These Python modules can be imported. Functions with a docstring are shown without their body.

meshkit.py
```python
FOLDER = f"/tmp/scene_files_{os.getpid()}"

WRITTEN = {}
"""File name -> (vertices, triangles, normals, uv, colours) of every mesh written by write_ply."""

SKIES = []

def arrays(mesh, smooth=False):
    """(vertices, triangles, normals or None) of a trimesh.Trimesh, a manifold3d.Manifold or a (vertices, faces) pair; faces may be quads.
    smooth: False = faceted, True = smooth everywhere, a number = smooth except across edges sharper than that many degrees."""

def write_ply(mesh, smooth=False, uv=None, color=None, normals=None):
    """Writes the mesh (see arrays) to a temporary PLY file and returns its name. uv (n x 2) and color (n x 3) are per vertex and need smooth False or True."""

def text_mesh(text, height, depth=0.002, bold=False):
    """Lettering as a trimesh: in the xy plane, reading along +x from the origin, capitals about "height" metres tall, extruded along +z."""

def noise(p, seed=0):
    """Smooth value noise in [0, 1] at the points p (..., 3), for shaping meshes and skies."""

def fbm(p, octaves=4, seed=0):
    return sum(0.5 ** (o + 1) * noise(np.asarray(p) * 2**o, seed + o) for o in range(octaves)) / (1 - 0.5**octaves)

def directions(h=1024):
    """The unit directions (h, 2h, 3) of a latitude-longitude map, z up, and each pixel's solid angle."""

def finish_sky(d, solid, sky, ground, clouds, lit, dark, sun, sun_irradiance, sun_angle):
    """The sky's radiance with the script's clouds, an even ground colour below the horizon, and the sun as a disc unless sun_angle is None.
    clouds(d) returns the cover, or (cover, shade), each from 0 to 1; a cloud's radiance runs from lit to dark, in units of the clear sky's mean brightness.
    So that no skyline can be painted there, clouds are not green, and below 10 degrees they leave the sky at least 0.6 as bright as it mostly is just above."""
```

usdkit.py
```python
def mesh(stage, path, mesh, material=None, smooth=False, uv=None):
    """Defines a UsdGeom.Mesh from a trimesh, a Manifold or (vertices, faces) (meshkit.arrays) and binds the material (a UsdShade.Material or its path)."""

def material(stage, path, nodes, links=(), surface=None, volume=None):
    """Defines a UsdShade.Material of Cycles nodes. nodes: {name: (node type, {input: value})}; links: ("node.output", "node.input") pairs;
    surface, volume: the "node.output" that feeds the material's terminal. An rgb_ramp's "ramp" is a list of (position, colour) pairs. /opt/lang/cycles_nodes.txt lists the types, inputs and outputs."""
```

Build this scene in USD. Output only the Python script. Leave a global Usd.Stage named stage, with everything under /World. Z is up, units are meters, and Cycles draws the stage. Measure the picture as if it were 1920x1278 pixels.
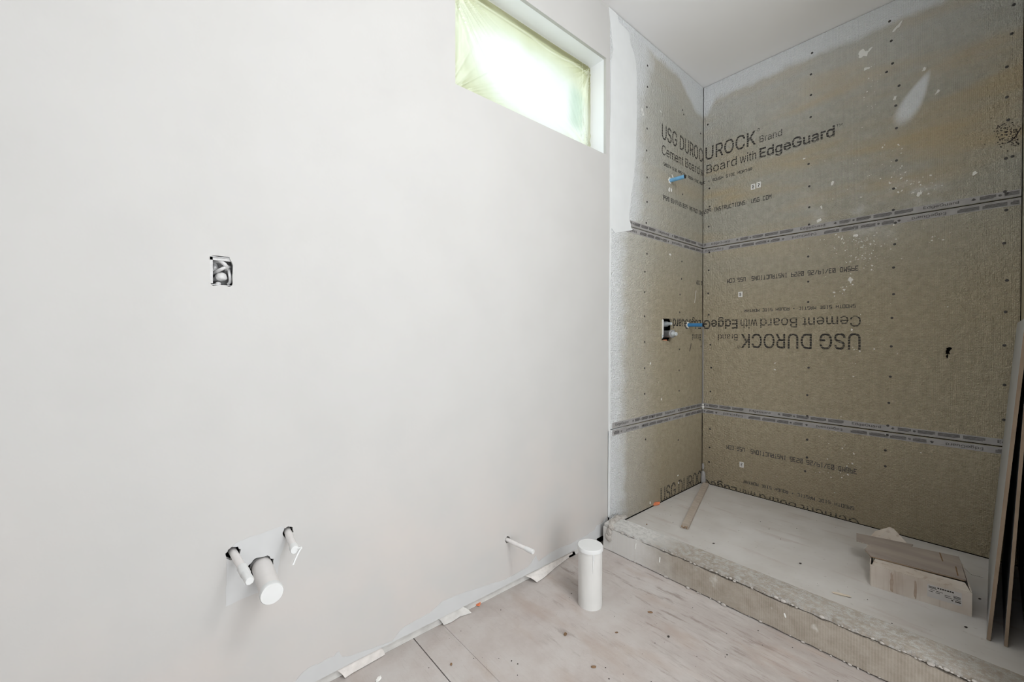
import math
import random

import numpy as np
import trimesh
import usdkit
import meshkit
from pxr import Gf, Sdf, Usd, UsdGeom, UsdLux
from shapely import affinity
from shapely.geometry import LineString, Point, Polygon, box
from shapely.ops import unary_union

random.seed(7)
RNG = np.random.default_rng(7)
stage = Usd.Stage.CreateInMemory()
UsdGeom.SetStageUpAxis(stage, "Z")
UsdGeom.SetStageMetersPerUnit(stage, 1.0)
UsdGeom.Xform.Define(stage, "/World")
UsdGeom.Scope.Define(stage, "/World/Looks")

# ------------------------------------------------------------------ camera, sky, added fill lights, exposure
FPX, YAW, PITCH = 772.739, 0.8644666, -0.00912
CAM = np.array([-2.371144, -1.091241, 0.8354147])
FWD = np.array([math.cos(PITCH) * math.cos(YAW), math.cos(PITCH) * math.sin(YAW), math.sin(PITCH)])
RGT = np.array([math.sin(YAW), -math.cos(YAW), 0.0])
UPV = np.cross(RGT, FWD)
EXPOSURE = 0.0
cam = UsdGeom.Camera.Define(stage, "/World/camera")
cam.CreateHorizontalApertureAttr(36.0)
cam.CreateVerticalApertureAttr(36.0 * 1278 / 1920)
cam.CreateFocalLengthAttr(FPX / 1920 * 36.0)
cam.CreateClippingRangeAttr(Gf.Vec2f(0.02, 200))
cam.CreateExposureAttr(EXPOSURE)
mtx = np.eye(4)
mtx[0, :3], mtx[1, :3], mtx[2, :3], mtx[3, :3] = RGT, UPV, -FWD, CAM
cam.AddTransformOp().Set(Gf.Matrix4d(*mtx.ravel().tolist()))

dome = UsdLux.DomeLight.Define(stage, "/World/overcast_sky")
dome.CreateIntensityAttr(0.92)
dome.CreateColorAttr(Gf.Vec3f(0.95, 1.0, 1.04))
# added fill light, set in a made-up doorway of the unseen back wall
D1 = dict(x0=-2.35, x1=-1.50, z1=2.02, y=-1.75)
door_fill = UsdLux.RectLight.Define(stage, "/World/doorway_daylight")
door_fill.CreateWidthAttr(D1["x1"] - D1["x0"])
door_fill.CreateHeightAttr(D1["z1"] + 0.03)
door_fill.CreateIntensityAttr(2.2)
door_fill.CreateColorAttr(Gf.Vec3f(0.99, 0.995, 1.0))
door_fill.AddTranslateOp().Set(Gf.Vec3d((D1["x0"] + D1["x1"]) / 2, D1["y"] - 0.10, (D1["z1"] - 0.03) / 2))
door_fill.AddRotateXOp().Set(90.0)
# added fill light out of view, shaped as a pendant globe (its shade and cord are built further down)
FILL_LAMP = (-1.62, -1.42, 1.90)
globe = UsdLux.SphereLight.Define(stage, "/World/pendant_globe_light")
globe.CreateRadiusAttr(0.20)
globe.CreateIntensityAttr(16.2)
globe.CreateColorAttr(Gf.Vec3f(0.995, 0.993, 0.985))
globe.AddTranslateOp().Set(Gf.Vec3d(*FILL_LAMP))

ZC, Z1, Z2 = 2.2605, 1.3438, 0.4298      # ceiling, upper and lower joint of the cement boards
ZF, ZP = -0.05, 0.0                      # main floor, shower base
UE = -0.881                              # where the drywall of the left wall ends
YW = -1.152                              # face of the near alcove wall


# ------------------------------------------------------------------ helpers
def ray(px, py):
    return FWD + (px - 960) / FPX * RGT - (py - 639) / FPX * UPV


def hit(px, py, axis, val):
    d = ray(px, py)
    return CAM + d * (val - CAM[axis]) / d[axis]


def L(px, py):                            # a point of the left wall as (u, v): u = x, v = z
    p = hit(px, py, 1, 0.0)
    return (p[0], p[2])


def Rw(px, py):                           # a point of the right wall as (u, v): u = -y, v = z
    p = hit(px, py, 0, 0.0)
    return (-p[1], p[2])


def Fl(px, py, z=ZF):
    p = hit(px, py, 2, z)
    return (p[0], p[1])


class Ref(str):
    pass


class G:
    """A small builder of Cycles node graphs: g(kind, input=value or Ref) gives a Ref to the node's main output."""
    OUT = {"noise_texture": "fac", "principled_bsdf": "BSDF", "geometry": "position", "math": "value", "map_range": "result", "rgb_ramp": "color", "mix": "color",
           "bump": "normal", "separate_xyz": "x", "combine_xyz": "vector", "mapping": "vector", "voronoi_texture": "distance", "wave_texture": "fac", "transparent_bsdf": "BSDF",
           "translucent_bsdf": "BSDF", "glossy_bsdf": "BSDF", "mix_closure": "closure", "fresnel": "fac", "object_info": "random", "white_noise_texture": "value",
           "diffuse_bsdf": "BSDF", "refraction_bsdf": "BSDF", "vector_math": "vector", "texture_coordinate": "object", "layer_weight": "facing", "attribute": "fac"}

    def __init__(self):
        self.nodes, self.links = {}, []

    def __call__(self, kind, out=None, **inp):
        name = f"n{len(self.nodes)}"
        vals = {}
        for k, v in inp.items():
            if isinstance(v, Ref):
                self.links.append((str(v), f"{name}.{k}"))
            else:
                vals[k] = v
        self.nodes[name] = (kind, vals)
        return Ref(f"{name}.{out or self.OUT[kind]}")

    def m(self, t, a, b=0.0, c=0.0, clamp=False):
        return self("math", math_type=t, value1=a, value2=b, value3=c, use_clamp=clamp)

    def smooth(self, v, a, b, lo=0.0, hi=1.0):
        return self("map_range", range_type="smoothstep", value=v, from_min=a, from_max=b, to_min=lo, to_max=hi, clamp=True) if a < b else \
            self.m("subtract", lo + hi, self("map_range", range_type="smoothstep", value=v, from_min=b, from_max=a, to_min=lo, to_max=hi, clamp=True))

    def mixc(self, fac, a, b, t="mix"):
        return self("mix", mix_type=t, fac=fac, color1=a, color2=b)

    def xyz(self):
        pos = self("geometry")
        nm = f"n{len(self.nodes)}"
        self("separate_xyz", vector=pos)
        return pos, Ref(nm + ".x"), Ref(nm + ".y"), Ref(nm + ".z")

    def noise(self, pos, scale=(1, 1, 1), s=1.0, detail=3.0, rough=0.5, loc=(0, 0, 0)):
        v = self("mapping", vector=pos, scale=scale, location=loc)
        return self("noise_texture", vector=v, scale=s, detail=detail, roughness=rough)

    def bump(self, h, strength=0.5, distance=0.001, normal=None):
        kw = dict(height=h, strength=strength, distance=distance)
        if normal is not None:
            kw["normal"] = normal
        return self("bump", **kw)

    def done(self, name, surface):
        return usdkit.material(stage, f"/World/Looks/{name}", self.nodes, self.links, surface=str(surface))


def plain(name, color, rough=0.6, metal=0.0, vary=0.12, scale=30.0, bump=0.0, bscale=200.0, spec=0.4):
    g = G()
    pos = g("geometry")
    f = g.noise(pos, s=scale)
    c = g("rgb_ramp", fac=f, ramp=[(0.25, [x * (1 - vary) for x in color]), (0.75, [min(1, x * (1 + vary)) for x in color])])
    kw = dict(base_color=c, roughness=rough, metallic=metal, specular_ior_level=spec)
    if bump:
        kw["normal"] = g.bump(g.noise(pos, s=bscale), bump, 0.001)
    return g.done(name, g("principled_bsdf", **kw))


used = {}


def fresh(path):
    n = used.get(path, -1) + 1
    used[path] = n
    return path if n == 0 else f"{path}_{n:03d}"


def tag(prim, label=None, cat=None, group=None, kind=None):
    for k, v in (("label", label), ("category", cat), ("group", group), ("kind", kind)):
        if v:
            prim.SetCustomDataByKey(k, v)
    return prim


BASE = {}


def thing(name, label, cat, loc=(0, 0, 0), group=None, kind=None):
    path = fresh("/World/" + name)
    x = UsdGeom.Xform.Define(stage, path)
    x.AddTranslateOp().Set(Gf.Vec3d(*map(float, loc)))
    BASE[path] = np.array(loc, float)
    return tag(x.GetPrim(), label, cat, group, kind)


def base_of(prim):
    p = str(prim.GetPath())
    while p not in BASE:
        p = p.rsplit("/", 1)[0]
    return BASE[p]


def obj(name, mesh, mat, parent=None, smooth=False, label=None, cat=None, group=None, kind=None):
    """One Mesh prim; the mesh is given in world coordinates."""
    path = fresh((str(parent.GetPath()) if parent else "/World") + "/" + name)
    if not isinstance(mesh, trimesh.Trimesh):
        v, f, _ = meshkit.arrays(mesh)
        mesh = trimesh.Trimesh(v, f, process=False)
    if parent is not None:
        mesh = mesh.copy()
        mesh.apply_translation(-base_of(parent))
        prim = usdkit.mesh(stage, path, mesh, mat, smooth=smooth).GetPrim()
    else:
        loc = np.array([*mesh.bounds.mean(0)[:2], mesh.bounds[0][2]])
        mesh = mesh.copy()
        mesh.apply_translation(-loc)
        um = usdkit.mesh(stage, path, mesh, mat, smooth=smooth)
        um.AddTranslateOp().Set(Gf.Vec3d(*loc.tolist()))
        prim = um.GetPrim()
    return tag(prim, label, cat, group, kind)


def cat_(ms):
    return trimesh.util.concatenate([m for m in ms if m is not None])


def polys(g):
    return [p for p in getattr(g, "geoms", [g]) if p.geom_type == "Polygon" and p.area > 1e-9]


FR = {"L": np.array([[1, 0, 0], [0, 0, -1], [0, 1, 0]], float), "R": np.array([[0, 0, -1], [-1, 0, 0], [0, 1, 0]], float), "F": np.eye(3)}


def ext(poly, frame, w0, w1, at=0.0):
    """Extrudes a polygon of a wall's (u, v) plane from w0 to w1 along the wall's outward normal (into the room)."""
    ms = []
    for p in polys(poly):
        m = trimesh.creation.extrude_polygon(p, w1 - w0, engine="earcut")
        m.apply_translation([0, 0, w0 + at])
        m.vertices = m.vertices @ FR[frame].T
        ms.append(m)
    return cat_(ms)


def bx(x0, x1, y0, y1, z0, z1):
    m = trimesh.creation.box([x1 - x0, y1 - y0, z1 - z0])
    m.apply_translation([(x0 + x1) / 2, (y0 + y1) / 2, (z0 + z1) / 2])
    return m


def tube(points, r, sides=20, caps=True):
    """A tube with closed ends along points; r is one radius or one per point."""
    p = np.asarray(points, float)
    r = np.broadcast_to(np.asarray(r, float), (len(p),))
    t = np.zeros_like(p)
    t[1:-1] = p[2:] - p[:-2]
    t[0], t[-1] = p[1] - p[0], p[-1] - p[-2]
    for i in range(len(t)):
        n = np.linalg.norm(t[i])
        t[i] = t[i] / n if n > 1e-9 else t[i - 1]
    a = np.cross(t[0], [0, 0, 1.0] if abs(t[0][2]) < 0.9 else [1.0, 0, 0])
    vs = []
    ang = np.arange(sides) * 2 * np.pi / sides
    for i in range(len(p)):
        a = a - t[i] * (a @ t[i])
        a /= np.linalg.norm(a)
        b = np.cross(t[i], a)
        vs.append(p[i] + r[i] * (np.cos(ang)[:, None] * a + np.sin(ang)[:, None] * b))
    n = len(p)
    v = np.vstack(vs)
    f = []
    for i in range(n - 1):
        for j in range(sides):
            k = (j + 1) % sides
            q = (i * sides + j, i * sides + k, (i + 1) * sides + k, (i + 1) * sides + j)
            f += [(q[0], q[1], q[2]), (q[0], q[2], q[3])]
    if caps:
        v = np.vstack([v, p[0], p[-1]])
        c0, c1 = len(v) - 2, len(v) - 1
        for j in range(sides):
            k = (j + 1) % sides
            f += [(c0, k, j), (c1, (n - 1) * sides + j, (n - 1) * sides + k)]
    return trimesh.Trimesh(v, np.array(f), process=False)


def solid(a, b, prof, sides=40):
    """A body turned about the axis a-b; prof: (fraction of the length, radius) pairs."""
    a, b = np.asarray(a, float), np.asarray(b, float)
    return tube([a + (b - a) * max(t, 0) + (b - a) * min(t, 0) for t, _ in prof], [r for _, r in prof], sides)


def rough_line(pts, step, amp, seed=0, freq=60.0):
    """A polyline refined to step and shaken by amp."""
    ls = LineString(pts)
    n = max(2, int(ls.length / step))
    q = np.array([ls.interpolate(i / n, normalized=True).coords[0] for i in range(n + 1)])
    d = np.stack([meshkit.fbm(np.c_[q * freq, np.full(len(q), 3.1 * k)], 3, seed + k) - 0.5 for k in range(2)], 1)
    d[0] = d[-1] = 0
    return q + d * 2 * amp


def blob_poly(cx, cy, rx, ry, rot=0.0, amp=0.35, n=18, seed=0):
    r = np.random.default_rng(seed)
    a = np.linspace(0, 2 * np.pi, n, endpoint=False)
    rr = 1 + amp * (r.random(n) - 0.5) * 2
    p = Polygon(np.c_[np.cos(a) * rx * rr, np.sin(a) * ry * rr]).buffer(0)
    return affinity.translate(affinity.rotate(p, rot, origin=(0, 0)), cx, cy)


def lump(center, size, seed=0, sub=2, amp=0.3, freq=40.0):
    m = trimesh.creation.icosphere(sub, 1.0)
    d = meshkit.fbm(m.vertices * 1.7 + seed * 9.1, 3, seed) - 0.5
    m.vertices = m.vertices * (1 + 2 * amp * d)[:, None] * np.asarray(size) + np.asarray(center)
    return m


# ------------------------------------------------------------------ lettering
def text_polys(text, height, bold=False):
    m = meshkit.text_mesh(text, height, 0.002, bold)
    top = m.face_normals[:, 2] > 0.5
    tri = m.vertices[m.faces[top]][:, :, :2]
    return unary_union([Polygon(t).buffer(1e-6) for t in tri]).simplify(height * 0.004)


DOT = {  # single-stroke characters on a 4 x 6 grid, for the printed code lines
    "0": [[(0, 0), (4, 0), (4, 6), (0, 6), (0, 0)], [(0, 0.5), (4, 5.5)]], "1": [[(1, 5), (2, 6), (2, 0)], [(1, 0), (3, 0)]], "2": [[(0, 6), (4, 6), (4, 3.2), (0, 2.6), (0, 0), (4, 0)]],
    "3": [[(0, 6), (4, 6), (4, 0), (0, 0)], [(1, 3.1), (4, 3.1)]], "5": [[(4, 6), (0, 6), (0, 3.3), (4, 3.3), (4, 0), (0, 0)]], "6": [[(4, 6), (0, 6), (0, 0), (4, 0), (4, 3.2), (0, 3.2)]],
    "9": [[(4, 0), (4, 6), (0, 6), (0, 2.9), (4, 2.9)]], "/": [[(0, 0), (4, 6)]], ":": [[(1.6, 4.4), (2.2, 4.4)], [(1.6, 1.2), (2.2, 1.2)]], ".": [[(1.6, 0), (2.2, 0)]], "-": [[(1.3, 2.6), (2.7, 2.6), (2.7, 3.4), (1.3, 3.4), (1.3, 2.6)]],
    "A": [[(0, 0), (0, 4.5), (1.5, 6), (2.5, 6), (4, 4.5), (4, 0)], [(0, 2.6), (4, 2.6)]], "C": [[(4, 6), (0, 6), (0, 0), (4, 0)]], "D": [[(0, 0), (3.2, 0), (4, 1), (4, 5), (3.2, 6), (0, 6)], [(0.7, 0), (0.7, 6)]],
    "E": [[(4, 6), (0, 6), (0, 0), (4, 0)], [(0, 3), (3, 3)]], "G": [[(4, 6), (0, 6), (0, 0), (4, 0), (4, 2.8), (2, 2.8)]], "H": [[(0, 0), (0, 6)], [(4, 0), (4, 6)], [(0, 3), (4, 3)]], "I": [[(1, 6), (3, 6)], [(2, 6), (2, 0)], [(1, 0), (3, 0)]],
    "M": [[(0, 0), (0, 6), (2, 3.4), (4, 6), (4, 0)]], "N": [[(0, 0), (0, 6), (4, 0), (4, 6)]], "O": [[(0, 0), (4, 0), (4, 6), (0, 6), (0, 0)]], "R": [[(0, 0), (0, 6), (4, 6), (4, 3), (0, 3)], [(1.6, 3), (4, 0)]],
    "S": [[(4, 6), (0, 6), (0, 3), (4, 3), (4, 0), (0, 0)]], "T": [[(0, 6), (4, 6)], [(2, 6), (2, 0)]], "U": [[(0, 6), (0, 0), (4, 0), (4, 6)]], " ": []}


def dot_polys(text, height, width):
    k, pen, x, out = height / 6.0, 0.56, 0.0, []
    for ch in text:
        for s in DOT[ch]:
            out.append(LineString([(x + a, b) for a, b in s]).buffer(pen, cap_style=2, join_style=2, resolution=2))
        x += 5.9
    g = unary_union(out)
    return affinity.scale(g, width / (x - 1.9), k, origin=(0, 0))


def fit(g, width):
    x0, _, x1, _ = g.bounds
    return affinity.scale(affinity.translate(g, -x0, 0), width / (x1 - x0), 1.0, origin=(0, 0))


def board_print(u0, v0, flip, codeA, clip):
    """The printing of one cement board in a wall's (u, v) plane. The big line starts at u0 with its baseline at v0; a board hung upside down is flipped. Gives (name, polygon) lines."""
    T = affinity.translate
    big = fit(text_polys("USG DUROCK", 0.0735).buffer(0.0006), 0.496)
    reg = T(Point(0, 0).buffer(0.0075).difference(Point(0, 0).buffer(0.0058)).union(fit(text_polys("R", 0.008), 0.005)), 0.508, 0.070)
    brand = T(fit(text_polys("Brand", 0.033), 0.102), 0.514, 0.002)
    l2 = [T(fit(text_polys(w, 0.048, b), wd), x, -0.0785) for w, wd, x, b in (("Cement", 0.219, 0.0, False), ("Board", 0.163, 0.241, False), ("with", 0.081, 0.418, False), ("EdgeGuard", 0.314, 0.514, True))]
    tm = T(fit(text_polys("TM", 0.012), 0.022), 0.834, -0.043)
    cB = T(dot_polys("SMOOTH SIDE MASTIC - ROUGH SIDE MORTAR", 0.0135, 0.460), 0.019, -0.130)
    cA = T(dot_polys(codeA, 0.0195, 0.559), 0.010, -0.301)
    out = [("printed_brand_line", unary_union([big, reg, brand])), ("printed_type_line", unary_union(l2 + [tm])), ("printed_use_line", cB), ("printed_code_line", cA)]
    res = []
    for n, g in out:
        g = T(affinity.rotate(g, 180, origin=(0, 0)) if flip else g, u0, v0).intersection(clip)
        if not g.is_empty and g.area > 1e-6:
            res.append((n, g))
    return res


def edge_print(u0, u1, vlo, vhi, flip, shift):
    """The printing on an edge band: word, tree mark, blocks of tiny lines, nail dots."""
    T, h = affinity.translate, vhi - vlo
    unit, items = 0.425, []
    word = fit(text_polys("EdgeGuard", h * 0.62), 0.098)
    x = 0.0
    items.append(T(box(0.100, h * .78, 0.112, h * .82), 0, 0))
    mk = unary_union([Polygon([(0, .2), (.5, 1), (1, .2)]), box(.4, 0, .6, .3), Polygon([(.1, .5), (.5, 1.05), (.9, .5)])])
    items.append(T(affinity.scale(mk, 0.013, h * .6, origin=(0, 0)), 0.130, h * .2))
    for a, b in ((0.152, 0.192), (0.212, 0.262), (0.270, 0.330), (0.338, 0.395)):
        for r in range(4):
            y = h * (0.12 + 0.2 * r)
            items.append(box(a, y, b - (0.006 if r == 0 else 0.0), y + h * 0.135))
    items.append(Point(0.202, h * .45).buffer(0.0042, 6))
    g1, w1, out, wds = unary_union(items), T(word, 0, h * 0.2), [], []
    for k in range(-1, int((u1 - u0) / unit) + 2):
        g = affinity.rotate(g1, 180, origin=(0, h / 2)) if flip else g1
        out.append(T(g, u0 + shift + k * unit, vlo))
        wds.append(T(affinity.rotate(w1, 180, origin=(0, h / 2)) if flip else w1, u0 + shift + k * unit, vlo))
    return [unary_union(o).intersection(box(u0, vlo, u1, vhi)) for o in (out, wds)]


# ------------------------------------------------------------------ materials
def make_drywall():
    g = G()
    pos, x, y, z = g.xyz()
    n = g.noise(pos, s=2.0, detail=4)
    floor_bounce = g.smooth(z, 0.75, -0.05)  # pink bounce light from the floor, painted into the lower wall's colour
    floor_bounce = g.m("multiply", floor_bounce, g.smooth(n, 0.15, 0.75))
    c = g.mixc(floor_bounce, (0.535, 0.53, 0.518), (0.575, 0.527, 0.497))
    c = g.mixc(g.smooth(g.noise(pos, s=6.0, detail=5), 0.3, 0.8), c, (0.515, 0.51, 0.498))
    b = g.bump(g.noise(pos, s=120, detail=3), 0.12, 0.001)
    return g.done("painted_drywall", g("principled_bsdf", base_color=c, roughness=0.72, specular_ior_level=0.3, normal=b))


def overspray_base(g, pos, x, y, z, left):
    """Cement board: grey-tan glass-mesh face, more rust tan in level streaks, and a film of paint dust high up."""
    fine = g.noise(pos, s=420, detail=2)
    mid = g.noise(pos, s=38, detail=4, rough=0.6)
    c = g("rgb_ramp", fac=mid, ramp=[(0.3, (0.385, 0.337, 0.24)), (0.7, (0.485, 0.43, 0.315))])
    streak = g.noise(pos, scale=(0.7, 0.7, 3.6), s=1.9, detail=3, loc=(0, 0, 3.7))
    high = g.smooth(z, 0.9, 1.55)
    c = g.mixc(g.m("multiply", high, 0.72), c, g("rgb_ramp", fac=mid, ramp=[(0.3, (0.405, 0.41, 0.37)), (0.7, (0.49, 0.495, 0.45))]))
    c = g.mixc(g.m("multiply", g.m("multiply", g.smooth(streak, 0.42, 0.70), g.smooth(z, 1.15, 1.5)), 0.45 if left else 0.9), c, (0.50, 0.415, 0.27))
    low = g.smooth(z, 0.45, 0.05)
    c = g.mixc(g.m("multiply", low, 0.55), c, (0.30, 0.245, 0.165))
    c = g.mixc(g.smooth(fine, 0.62, 0.8, 0.0, 0.30), c, (0.60, 0.56, 0.47))
    c = g.mixc(g.smooth(fine, 0.40, 0.22, 0.0, 0.45), c, (0.14, 0.12, 0.09))
    return c


def finish_board(name, g, pos, x, y, z, c, mask):
    c = g.mixc(mask, c, (0.755, 0.78, 0.795))
    u = g.m("add", x, y)
    weave = g.m("add", g.m("sine", g.m("multiply", u, 2 * math.pi / 0.0042)), g.m("sine", g.m("multiply", z, 2 * math.pi / 0.0042)))
    h = g.m("add", g.m("multiply", weave, 0.05), g.m("multiply", g.noise(pos, s=105, detail=3, rough=0.55), 1.4))
    rib = g.m("multiply", g.m("sine", g.m("multiply", u, 2 * math.pi / 0.0052)), g.smooth(g.noise(pos, s=5.5, detail=2), 0.35, 0.65))
    c = g("hsv", out="color", color=c, value=g.m("add", 1.0, g.m("multiply", rib, 0.07)))
    b = g.bump(h, 0.9, 0.0095)
    return g.done(name, g("principled_bsdf", base_color=c, roughness=0.85, specular_ior_level=0.2, normal=b))


def make_board_right():
    g = G()
    pos, x, y, z = g.xyz()
    u = g.m("multiply", y, -1.0)
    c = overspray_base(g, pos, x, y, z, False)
    wob = g.m("subtract", g.noise(pos, s=14, detail=4), 0.5)
    d = g.m("subtract", ZC, z)
    w = g.m("add", g.m("add", 0.095, g.smooth(u, 0.09, 0.0, 0.0, 0.075)), g.m("multiply", wob, 0.05))
    m1 = g.smooth(g.m("subtract", d, w), 0.035, -0.03)
    m1 = g.m("maximum", m1, g.smooth(g.m("add", g.m("subtract", d, w), g.m("multiply", wob, 0.25)), 0.42, -0.05, 0.0, 0.34))
    # a teardrop of sprayed paint
    du, dv = g.m("subtract", u, 0.868), g.m("subtract", z, 1.822)
    a = g.m("add", g.m("multiply", du, 0.433), g.m("multiply", dv, 0.901))
    b = g.m("subtract", g.m("multiply", du, 0.901), g.m("multiply", dv, 0.433))
    wid = g("map_range", value=a, from_min=-0.09, from_max=0.10, to_min=0.050, to_max=0.018, clamp=True)
    q = g.m("add", g.m("power", g.m("divide", g.m("absolute", b), wid), 2.0), g.m("power", g.m("divide", a, 0.108), 2.0))
    m2 = g.smooth(q, 1.25, 0.25)
    # faint drifts of paint dust by the upper joint
    m3 = g.m("multiply", g.m("multiply", g.smooth(g.noise(pos, scale=(1, 1, 1.7), s=7, detail=4, loc=(2, 0, 0)), 0.45, 0.75), g.m("multiply", g.smooth(u, 0.35, 0.7), g.smooth(u, 1.05, 0.85))), g.m("multiply", g.smooth(z, 1.2, 1.38), g.smooth(z, 1.62, 1.4)))
    m3 = g.m("multiply", m3, 0.75)
    mask = g.m("maximum", g.m("maximum", m1, m2), m3)
    return finish_board("cement_board_right", g, pos, x, y, z, c, mask)


def make_board_left():
    g = G()
    pos, x, y, z = g.xyz()
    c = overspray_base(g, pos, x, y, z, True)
    wob = g.m("subtract", g.noise(pos, s=16, detail=4), 0.5)
    d = g.m("subtract", ZC, z)
    w = g.m("add", g.m("add", 0.055, g.smooth(x, -0.33, -0.04, 0.0, 0.12)), g.m("multiply", wob, 0.04))
    m1 = g.smooth(g.m("subtract", d, w), 0.035, -0.03)
    edge = g.m("add", g.smooth(z, 1.28, 1.42, -0.80, -0.665), g.m("multiply", wob, 0.09))
    edge = g.m("add", edge, g.smooth(z, 1.85, 2.2, 0.0, 0.09))
    m2 = g.smooth(g.m("subtract", x, edge), 0.13, -0.05)
    m2 = g.m("maximum", m2, g.smooth(g.m("add", g.m("subtract", x, edge), g.m("multiply", wob, 0.2)), 0.40, -0.02, 0.0, 0.36))
    m1 = g.m("maximum", m1, g.smooth(g.m("add", g.m("subtract", d, w), g.m("multiply", wob, 0.2)), 0.36, -0.05, 0.0, 0.34))
    mask = g.m("maximum", m1, g.m("multiply", m2, 0.95))
    return finish_board("cement_board_left", g, pos, x, y, z, c, mask)


def make_floor():
    g = G()
    pos, x, y, z = g.xyz()
    grain = g.noise(pos, scale=(15, 2.6, 1), s=2.6, detail=6, rough=0.7)
    patch = g.noise(pos, s=3.2, detail=4)
    c = g("rgb_ramp", fac=g.noise(pos, s=9, detail=5, rough=0.65), ramp=[(0.3, (0.44, 0.39, 0.365)), (0.55, (0.50, 0.463, 0.44)), (0.75, (0.53, 0.505, 0.485))])
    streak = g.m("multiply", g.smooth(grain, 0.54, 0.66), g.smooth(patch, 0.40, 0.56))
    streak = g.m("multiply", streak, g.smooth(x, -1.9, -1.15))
    worn = g.m("multiply", g.smooth(y, -0.25, -0.75), g.smooth(x, -1.75, -1.2))  # real streaks near the curb, plus lens falloff painted as darker floor
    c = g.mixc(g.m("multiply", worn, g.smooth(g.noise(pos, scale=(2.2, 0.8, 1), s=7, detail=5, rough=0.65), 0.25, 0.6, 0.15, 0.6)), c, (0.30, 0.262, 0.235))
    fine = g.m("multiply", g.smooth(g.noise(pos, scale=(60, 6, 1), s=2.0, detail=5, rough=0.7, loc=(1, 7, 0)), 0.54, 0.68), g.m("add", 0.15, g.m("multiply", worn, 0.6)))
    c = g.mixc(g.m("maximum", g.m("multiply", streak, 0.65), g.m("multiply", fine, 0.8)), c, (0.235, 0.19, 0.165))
    brown = g.m("multiply", g.smooth(g.noise(pos, scale=(3, 1, 1), s=5, detail=5, loc=(5, 1, 0)), 0.52, 0.72), 0.5)
    c = g.mixc(brown, c, (0.40, 0.32, 0.27))
    spk = g.smooth(g.noise(pos, s=210, detail=1), 0.74, 0.80, 0.0, 0.5)
    c = g.mixc(spk, c, (0.3, 0.27, 0.24))
    b = g.bump(g.m("add", g.m("multiply", grain, 0.6), g.noise(pos, s=160, detail=3)), 0.25, 0.0012)
    return g.done("dusty_plywood", g("principled_bsdf", base_color=c, roughness=0.85, specular_ior_level=0.2, normal=b))


def make_pan():
    g = G()
    pos, x, y, z = g.xyz()
    grain = g.noise(pos, scale=(14, 2.5, 1), s=2.0, detail=5)
    c = g("rgb_ramp", fac=g.noise(pos, s=6, detail=5), ramp=[(0.3, (0.525, 0.50, 0.47)), (0.7, (0.62, 0.605, 0.585))])
    c = g.mixc(g.smooth(grain, 0.56, 0.72, 0.0, 0.35), c, (0.42, 0.34, 0.31))
    c = g.mixc(g.smooth(g.noise(pos, s=60, detail=4), 0.62, 0.75, 0.0, 0.35), c, (0.36, 0.33, 0.30))
    b = g.bump(g.noise(pos, s=90, detail=3), 0.18, 0.001)
    return g.done("dusty_shower_base", g("principled_bsdf", base_color=c, roughness=0.88, specular_ior_level=0.2, normal=b))


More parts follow.
